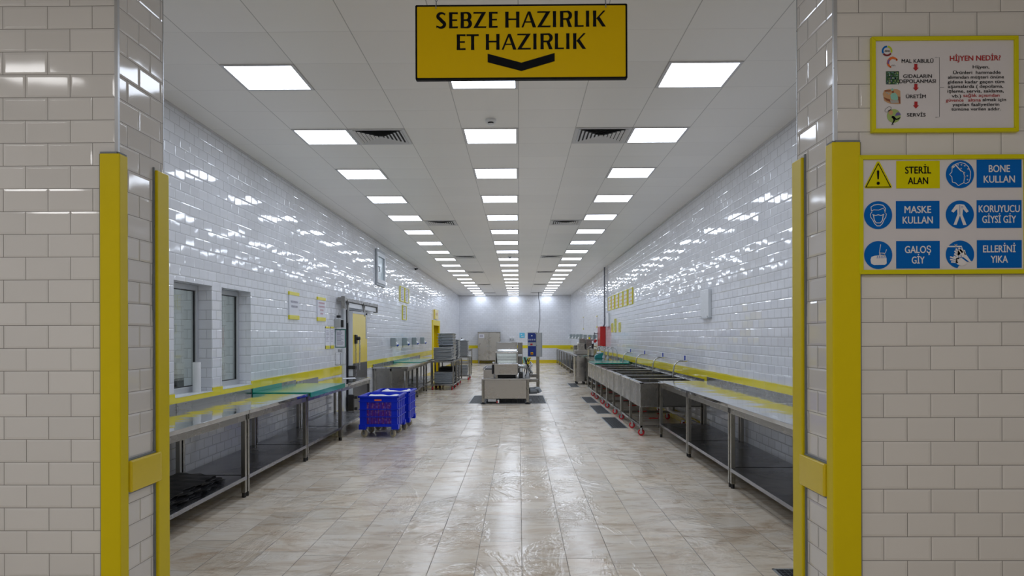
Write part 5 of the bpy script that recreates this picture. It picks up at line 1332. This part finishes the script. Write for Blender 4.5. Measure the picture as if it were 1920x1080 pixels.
# ================================================================== TRAY TROLLEYS
def trolley(label, x0, x1, y0, y1, group='tray trolleys on red casters'):
    cx, cy = (x0 + x1) / 2, (y0 + y1) / 2; hx, hy = (x1 - x0) / 2, (y1 - y0) / 2
    r = thing('tray_trolley', label, 'trolley', (cx, cy, 0), 0, group)
    B(-hx, hx, -hy, hy, 0.765, 0.805).build('top_deck', 'steel', r, bevel=0.004)
    B(-hx, hx, -hy, hy, 0.125, 0.16).build('bottom_shelf', 'steel', r, bevel=0.004)
    for x in (-hx + 0.02, hx - 0.02):
        for y in (-hy + 0.02, hy - 0.02): B(x - 0.018, x + 0.018, y - 0.018, y + 0.018, 0.16, 0.765).build('leg', 'steel_leg', r, bevel=0.003)
    for x in (-hx + 0.05, hx - 0.05):
        for y in (-hy + 0.06, hy - 0.09): caster(r, x, y, 'red_rubber', 0.045, 'pipe', 0.125, ang=0.4)
    return r
TR = trolley('steel tray trolley nearest the viewer, stacked grey trays above and below', -2.455, -1.81, 19.62, 20.55)
dup(TR, (TR.location.x, 21.06, 0), label='second steel tray trolley, right behind the nearest one')
dup(TR, (TR.location.x, 22.03, 0), label='third steel tray trolley behind the nearest two')
dup(TR, (-1.99, 24.4, 0), label='farthest steel trolley on the left, loaded with shiny pans')
def tray_mesh(name, mat, hx, hy, h):
    mb = MB(); t = 0.92
    o = [(-hx, -hy, h), (hx, -hy, h), (hx, hy, h), (-hx, hy, h)]
    i = [(-hx * t, -hy * t, h), (hx * t, -hy * t, h), (hx * t, hy * t, h), (-hx * t, hy * t, h)]
    bt = [(sx_ * (hx * t - 0.022), sy_ * (hy * t - 0.022), 0) for sx_, sy_ in ((-1, -1), (1, -1), (1, 1), (-1, 1))]
    ii = [(x * .985, y * .985, z) for x, y, z in i]; bi = [(x * .985, y * .985, 0.004) for x, y, z in bt]
    ol = [(x, y, z - 0.012) for x, y, z in o]; il = [(x, y, z - 0.006) for x, y, z in i]
    rings = [bt, il, ol, o, ii, bi]
    vs = [v for rg in rings for v in rg]; fs = [(3, 2, 1, 0), (20, 21, 22, 23)]
    for k_ in range(5):
        for q in range(4): fs.append((k_ * 4 + q, k_ * 4 + (q + 1) % 4, (k_ + 1) * 4 + (q + 1) % 4, (k_ + 1) * 4 + q))
    mb.add(vs, fs); return mb.build(name, mat, bevel=0.004)
proto = {}
def stack(kind, mat, label, group, x, y, z, n, pitch, hx, hy, h, tiltx=0.0, tilty=0.0, rz=0.0, jit=0.006):
    key = (kind, mat, hx, hy, h)
    R = Matrix.Rotation(rz, 4, 'Z') @ Matrix.Rotation(tilty, 4, 'Y') @ Matrix.Rotation(tiltx, 4, 'X')
    for q in range(n):
        if key not in proto: o = proto[key] = tray_mesh(kind, mat, hx, hy, h)
        else: o = proto[key].copy(); C.objects.link(o)
        off = R @ Vector((random.uniform(-jit, jit), random.uniform(-jit, jit), pitch * q))
        o.matrix_world = Matrix.Translation(Vector((x, y, z)) + off) @ R @ Matrix.Rotation(random.uniform(-0.02, 0.02), 4, 'Z')
        tag(o, label, 'tray', group)
random.seed(4)
stack('tray', 'tray_metal', 'grey metal tray in the slanting stack at the front of the nearest trolley top', 'trays in the slanting front stack', -2.115, 19.86, 0.818, 9, 0.038, 0.275, 0.20, 0.06, tilty=-0.055)
stack('tray', 'tray_metal', 'dark-sided tray in the tall stack rising behind the slanting one', 'trays in the tall rear stack', -2.08, 20.62, 0.81, 9, 0.082, 0.235, 0.46, 0.10, tiltx=-0.02, tilty=-0.02)
stack('tray', 'tray_metal', 'grey tray stacked on the lower shelf of the nearest trolley', 'trays on the nearest lower shelf', -2.115, 20.05, 0.165, 8, 0.036, 0.27, 0.36, 0.06, tiltx=0.0, tilty=0.02)
stack('tray', 'tray_dark', 'dark tray stacked on the lower shelf of the second trolley', 'trays on the second lower shelf', -2.1, 21.05, 0.165, 9, 0.045, 0.27, 0.36, 0.06)
stack('tray', 'tray_metal', 'shiny pan in the stack on the third trolley', 'pans on the third trolley', -2.06, 21.95, 0.81, 12, 0.045, 0.22, 0.30, 0.08)
stack('tray', 'tray_metal', 'shiny pan in the round-topped stack on the farthest trolley', 'pans on the farthest trolley', -1.96, 24.2, 0.81, 10, 0.05, 0.24, 0.22, 0.08)
stack('tray', 'tray_metal', 'shiny pan on the lower shelf of the farthest trolley', 'pans on the farthest lower shelf', -1.96, 24.2, 0.165, 7, 0.045, 0.22, 0.26, 0.07)
# steel pots on the farthest trolleys
PT = None
for q, (x, y, z) in enumerate(((-2.12, 22.9, 0.82), (-1.95, 24.75, 0.81))):
    pass
r = thing('round_lid', 'round steel pot lid leaning on top of the farthest pan stack', 'lid', (-1.96, 24.2, 1.342))
MB().lathe([(0.16, 0), (0.165, 0.01), (0.10, 0.045), (0.02, 0.055)], n=24).build('lid_dome', 'tray_metal', r, smooth=True); MB().lathe([(0.02, 0.055), (0.025, 0.085)], n=12).build('lid_knob', 'plastic_dark', r)

# ================================================================== CENTRAL WASHING MACHINE
m = thing('washing_machine', 'large steel vegetable washing machine in the middle of the hall', 'machine', (-0.29, 15.55, 0))
def P_(name, mat, bx, bev=0.006, par=None):
    return B(*bx).build(name, mat, par or m, bevel=bev)
# local x: -0.53..0.53
P_('tank', 'steel_machine', (-0.50, 0.47, 0.0, 2.3, 0.12, 0.535), 0.01)
P_('tank_rim', 'steel_machine', (-0.54, 0.53, -0.015, 2.32, 0.535, 0.56))
for x in (-0.505, 0.475):
    for y in (0.03, 2.26):
        l = P_('leg', 'steel_leg', (x - 0.03, x + 0.03, y - 0.03, y + 0.03, 0.04, 0.54), 0.004)
        MB().lathe([(0.06, 0), (0.055, 0.015), (0.018, 0.03), (0.018, 0.05)], (x, y, 0), 16).build('foot', 'rubber', l, smooth=True)
P_('front_trough', 'steel_machine', (-0.27, 0.26, 0.10, 0.85, 0.64, 0.875), 0.01)
P_('trough_lip', 'steel_top', (-0.285, 0.275, 0.085, 0.12, 0.865, 0.885))
P_('trough_support', 'steel_leg', (-0.245, -0.185, 0.15, 0.8, 0.56, 0.64)); P_('trough_support', 'steel_leg', (0.22, 0.245, 0.15, 0.8, 0.56, 0.64))
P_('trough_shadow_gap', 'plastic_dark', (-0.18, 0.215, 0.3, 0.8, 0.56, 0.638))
# side cheeks of the opening
P_('side_cheek', 'steel_machine', (-0.255, -0.235, 0.45, 1.6, 0.87, 1.13)); P_('side_cheek', 'steel_machine', (0.235, 0.26, 0.45, 1.6, 0.87, 1.13))
P_('top_bar', 'steel_machine', (-0.255, 0.26, 0.45, 0.50, 1.105, 1.135))
# net curtain / white inclined belt
mb = MB(); n = 30; vs = []
for i in range(n + 1):
    for j in range(13):
        u, v = i / n, j / 12
        y = 0.50 + 0.14 * v + 0.006 * math.sin(i * 2.1) * (1 - v)
        vs.append((-0.205 + 0.435 * u - 0.02 * (v) * (1 - u), y, 0.885 + 0.235 * v))
mb.add(vs, [(i * 13 + j, (i + 1) * 13 + j, (i + 1) * 13 + j + 1, i * 13 + j + 1) for i in range(n) for j in range(12)]); mb.build('net_curtain', 'curtain', m, smooth=True)
mb = MB()
for z in (0.955, 1.02): mb.box(-0.2, 0.225, 0.52 + (z - 0.955) * 0.6, 0.53 + (z - 0.955) * 0.6, z, z + 0.006)
mb.build('curtain_seams', 'cabinet_grey', m)
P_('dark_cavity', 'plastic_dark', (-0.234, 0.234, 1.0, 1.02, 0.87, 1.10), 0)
MB().tube([(-0.22, 0.62, 1.155), (0.24, 0.62, 1.155)], 0.03, 14).build('water_bar', 'steel_top', m, smooth=True)
P_('hood_plate', 'steel_top', (-0.23, 0.24, 0.7, 1.4, 1.135, 1.15))
P_('rear_shield', 'steel_machine', (-0.26, 0.245, 1.45, 1.48, 1.14, 1.335)); P_('shield_edge', 'steel_top', (-0.265, 0.25, 1.44, 1.49, 1.33, 1.345))
P_('side_tower', 'steel', (0.255, 0.37, 1.3, 1.6, 0.62, 1.34))
P_('sensor_box', 'white_plastic', (0.26, 0.36, 0.9, 1.0, 1.02, 1.07))
# left conveyor
lc = P_('conveyor', 'steel_machine', (-0.50, -0.27, 0.12, 1.9, 0.56, 0.755))
P_('belt', 'plastic_dark', (-0.47, -0.31, 0.14, 1.88, 0.755, 0.775), 0, lc); P_('side_rail', 'steel_top', (-0.505, -0.485, 0.12, 1.9, 0.75, 0.80), 0.002, lc)
P_('drive_cover', 'plastic_dark', (-0.315, -0.275, 0.06, 0.5, 0.66, 0.86))
P_('drive_cap', 'chrome', (-0.30, -0.255, 0.08, 0.4, 0.86, 0.92), 0.01)
# right side hardware
P_('motor_block', 'plastic_dark', (0.275, 0.37, 0.1, 0.5, 0.57, 0.68)); P_('motor_plate', 'alu', (0.37, 0.41, 0.08, 0.3, 0.57, 0.70))
P_('side_table', 'steel_top', (0.28, 0.47, 0.2, 0.8, 0.80, 0.82)); P_('side_table_leg', 'steel_leg', (0.32, 0.345, 0.25, 0.28, 0.68, 0.80))
for x, z, mt in ((0.31, 0.84, 'chrome'), (0.40, 0.78, 'pipe')): MB().tube([(0.27, 0.35, z), (0.27 + 0.19, 0.35, z)], 0.014, 8).build('roller_shaft', mt, m)
MB().tube([(0.33, 0.22, 0.70), (0.33, 0.22, 0.78)], 0.03, 10).build('coupling', 'white_plastic', m)
random.seed(13)
for q in range(14):
    x = 0.42 + 0.035 * (q % 7) * 0.6 + (0.03 if q > 6 else 0); mt = ('plastic_dark', 'pipe', 'white_plastic', 'rubber', 'yellow_guard', 'pipe', 'white_plastic')[q % 7]
    z_hi = 1.0 if q % 7 in (4, 0, 3) else 0.9; z_lo = 0.86 if q % 7 == 4 else 0.25 + 0.06 * (q % 7)
    pts = [(x + 0.03 * math.sin(t_ * 2 + q), 0.75 + 0.05 * math.cos(t_ + q), z_lo + (z_hi - z_lo) * t_ / 5) for t_ in range(6)]
    MB().tube(pts, 0.011, 7).build('hose', mt, m, smooth=True)
MB().tube([(0.44, 0.10, 0.50), (0.44, 0.10, 0.12), (0.46, 0.10, 0.08)], 0.022, 9).build('drain_pipe', 'steel', m, smooth=True)
MB().tube([(0.47, 0.08, 0.44), (0.40, 0.06, 0.40), (0.39, 0.06, 0.28), (0.44, 0.06, 0.20)], 0.012, 8).build('pipe_bend', 'pipe', m, smooth=True)
MB().tube([(0.50, 0.45, 0.26), (0.68, 0.55, 0.26)], 0.075, 16).build('pump', 'alu_dark', m, smooth=True)
MB().tube([(0.64, 0.5, 0.30), (0.72, 0.5, 0.30), (0.76, 0.5, 0.22)], 0.05, 12).build('pump_elbow', 'alu_dark', m, smooth=True)
P_('pump_bracket', 'steel', (0.5, 0.72, 0.4, 0.6, 0.46, 0.52))
MB().tube([(0.42, 0.15, 0.04), (0.56, 0.15, 0.07)], 0.03, 10).build('drain_valve', 'alu_dark', m, smooth=True)
B(-0.40, -0.22, 0.05, 0.3, 0.055, 0.115).build('under_tray', 'white_metal', m); MB().tube([(-0.17, -0.02, 0.03), (-0.17, -0.02, 0.10)], 0.02, 10).build('float_valve', 'white_plastic', m)
MB().lathe([(0.018, 0), (0.018, 0.03)], (-0.21, -0.03, 0.05), 8, 'X').build('valve_knob', 'red_metal', m)
# control cabinet on a column at y 17.9..18.2
cy0 = 2.35
col = P_('cabinet_column', 'steel_leg', (0.72, 0.80, cy0 + 0.03, cy0 + 0.13, 0.13, 0.97)); P_('column_arm', 'steel', (0.47, 0.75, cy0 - 0.06, cy0 + 0.02, 0.45, 0.53)); P_('column_arm', 'steel', (0.47, 0.75, cy0 - 0.06, cy0 + 0.02, 0.14, 0.19))
cb = P_('control_cabinet', 'cabinet_grey', (0.505, 0.87, cy0, cy0 + 0.22, 0.966, 1.575), 0.008)
P_('cabinet_top', 'white_metal', (0.505, 0.72, cy0 - 0.01, cy0 + 0.2, 1.575, 1.588), 0.002, cb)
def C_(name, mat, bx, bev=0.0): return B(*bx).build(name, mat, cb, bevel=bev)
C_('upper_panel', 'navy', (0.512, 0.712, cy0 - 0.006, cy0, 1.335, 1.565)); C_('lower_panel', 'navy', (0.512, 0.712, cy0 - 0.006, cy0, 0.985, 1.235))
C_('raised_door', 'cabinet_grey', (0.725, 0.845, cy0 - 0.03, cy0, 0.97, 1.572), 0.004); C_('door_edge', 'alu_dark', (0.845, 0.862, cy0 - 0.02, cy0, 0.97, 1.572))
def knob(nm, mt, x, z, r_=0.014, dep=0.02): MB().lathe([(r_, 0), (r_, -dep)], (x, cy0 - 0.006, z), 12, 'Y').build(nm, mt, cb)
knob('dial', 'white_plastic', 0.610, 1.498, 0.017)
for x in (0.538, 0.586, 0.634, 0.682): knob('switch', 'white_plastic', x, 1.405, 0.012); C_('switch_mark', 'cabinet_grey', (x - 0.010, x + 0.010, cy0 - 0.009, cy0 - 0.006, 1.37, 1.385))
C_('status_lamp', 'red_rubber', (0.572, 0.628, cy0 - 0.02, cy0, 1.268, 1.298), 0.004)
C_('main_switch_plate', 'yellow_guard', (0.578, 0.64, cy0 - 0.010, cy0 - 0.006, 1.02, 1.085)); knob('main_switch', 'red_metal', 0.609, 1.052, 0.022, 0.03)
for z in (1.572, 1.265): knob('door_lock', 'plastic_dark', 0.733, z - 0.01, 0.008, 0.03)
C_('corner_lamp', 'white_plastic', (0.690, 0.706, cy0 - 0.009, cy0 - 0.005, 1.54, 1.556))
r = thing('cleaning_cloth', 'small pale green cloth hanging beside the control cabinet of the washing machine', 'cloth', (0.14, 17.94, 0.80))
B(-0.04, 0.06, 0, 0.006, 0.0, 0.16).build('cloth', 'mint', r, bevel=0.002)

# ================================================================== BACK WALL THINGS
r = thing('steel_cabinet', 'two-door steel cabinet standing against the back wall', 'cabinet', (-1.61, 38.15, 0))
B(-0.60, 0.60, -0.25, 0.42, 0.16, 1.70).build('cabinet_body', 'steel_v', r, bevel=0.008)
B(-0.61, 0.61, -0.26, 0.42, 1.66, 1.70).build('cabinet_top', 'steel', r)
for s_, nm in ((-1, 'left'), (1, 'right')):
    xa, xb = sorted((s_ * 0.585, s_ * 0.008))
    dr = B(xa, xb, -0.275, -0.25, 0.19, 1.645).build('cabinet_door', 'steel_machine', r, bevel=0.004)
    MB().tube([(s_ * 0.04, -0.275, 0.93), (s_ * 0.04, -0.31, 0.93), (s_ * 0.10, -0.31, 0.925)], 0.012, 8).build('door_handle', 'alu_dark', dr)
for x in (-0.56, 0.56):
    for y in (-0.2, 0.36): B(x - 0.025, x + 0.025, y - 0.025, y + 0.025, 0, 0.16).build('leg', 'steel_leg', r)
ps = B(-0.54, -0.26, -0.278, -0.2755, 1.38, 1.57).build('paper_label', 'paper', r)
mb = MB()
for q in range(4): mb.box(-0.50, -0.31, -0.280, -0.278, 1.52 - q * 0.032, 1.535 - q * 0.032)
mb.build('print', 'ink', ps)
r = thing('wall_sign', 'small light blue square sign on the back wall', 'sign', (0.02, YB, 1.37)); B(0, 0.28, -0.02, 0, 0, 0.27).build('sign_plate', 'sky_blue', r, bevel=0.006)
mb = MB(); mb.box(0.07, 0.14, -0.0215, -0.02, 0.16, 0.20).box(0.09, 0.22, -0.0215, -0.02, 0.06, 0.09).build('print', 'white_print', r)
for q, x in enumerate((-0.46, -0.32)):
    r = thing('soap_dispenser', 'white soap dispenser on the back wall, %s of two' % ('left', 'right')[q], 'soap dispenser', (x, YB, 1.17), 0, 'soap dispensers on the back wall')
    B(-0.055, 0.055, -0.10, 0, 0.06, 0.25).build('dispenser_body', 'white_plastic', r, bevel=0.02); B(-0.03, 0.03, -0.12, -0.10, 0.07, 0.17).build('lever', 'alu_dark', r, bevel=0.005); B(-0.05, 0.05, -0.09, 0, 0, 0.05).build('nozzle', 'white_plastic', r, bevel=0.015)
r = thing('hand_basin', 'small steel hand basin under the soap dispensers, behind the washing machine', 'hand basin', (-0.45, YB - 0.012, 0)); B(-0.35, 0.35, -0.45, 0, 0.70, 0.90).build('basin', 'steel', r, bevel=0.01)
B(-0.3, 0.3, -0.4, -0.02, 0.0, 0.70).build('pedestal', 'steel_v', r)
MB().tube([(-0.09, -0.2, 0.9), (-0.09, -0.2, 1.02), (-0.13, -0.22, 1.03), (-0.15, -0.24, 0.95)], 0.03, 8).build('tap', 'plastic_dark', r)
r = thing('hanging_cable', 'thin grey cable hanging from the ceiling behind the control cabinet', 'cable', (0.99, 35.9, 0))
zs = [ZC, 3.40, 3.1, 2.75, 2.5, 2.28, 2.0, 1.7, 1.3, 0.9]; xs = [0, 0.0, 0.05, 0.06, 0.06, 0.06, 0.03, 0.0, -0.01, -0.01]
MB().tube([(x, 0, z) for x, z in zip(xs, zs)], 0.018, 8).build('cable', 'conduit', r, smooth=True)
MB().tube([(-0.01, 0, 0.9), (-0.01, 0, 0.72)], 0.04, 10).build('plug', 'red_metal', r)
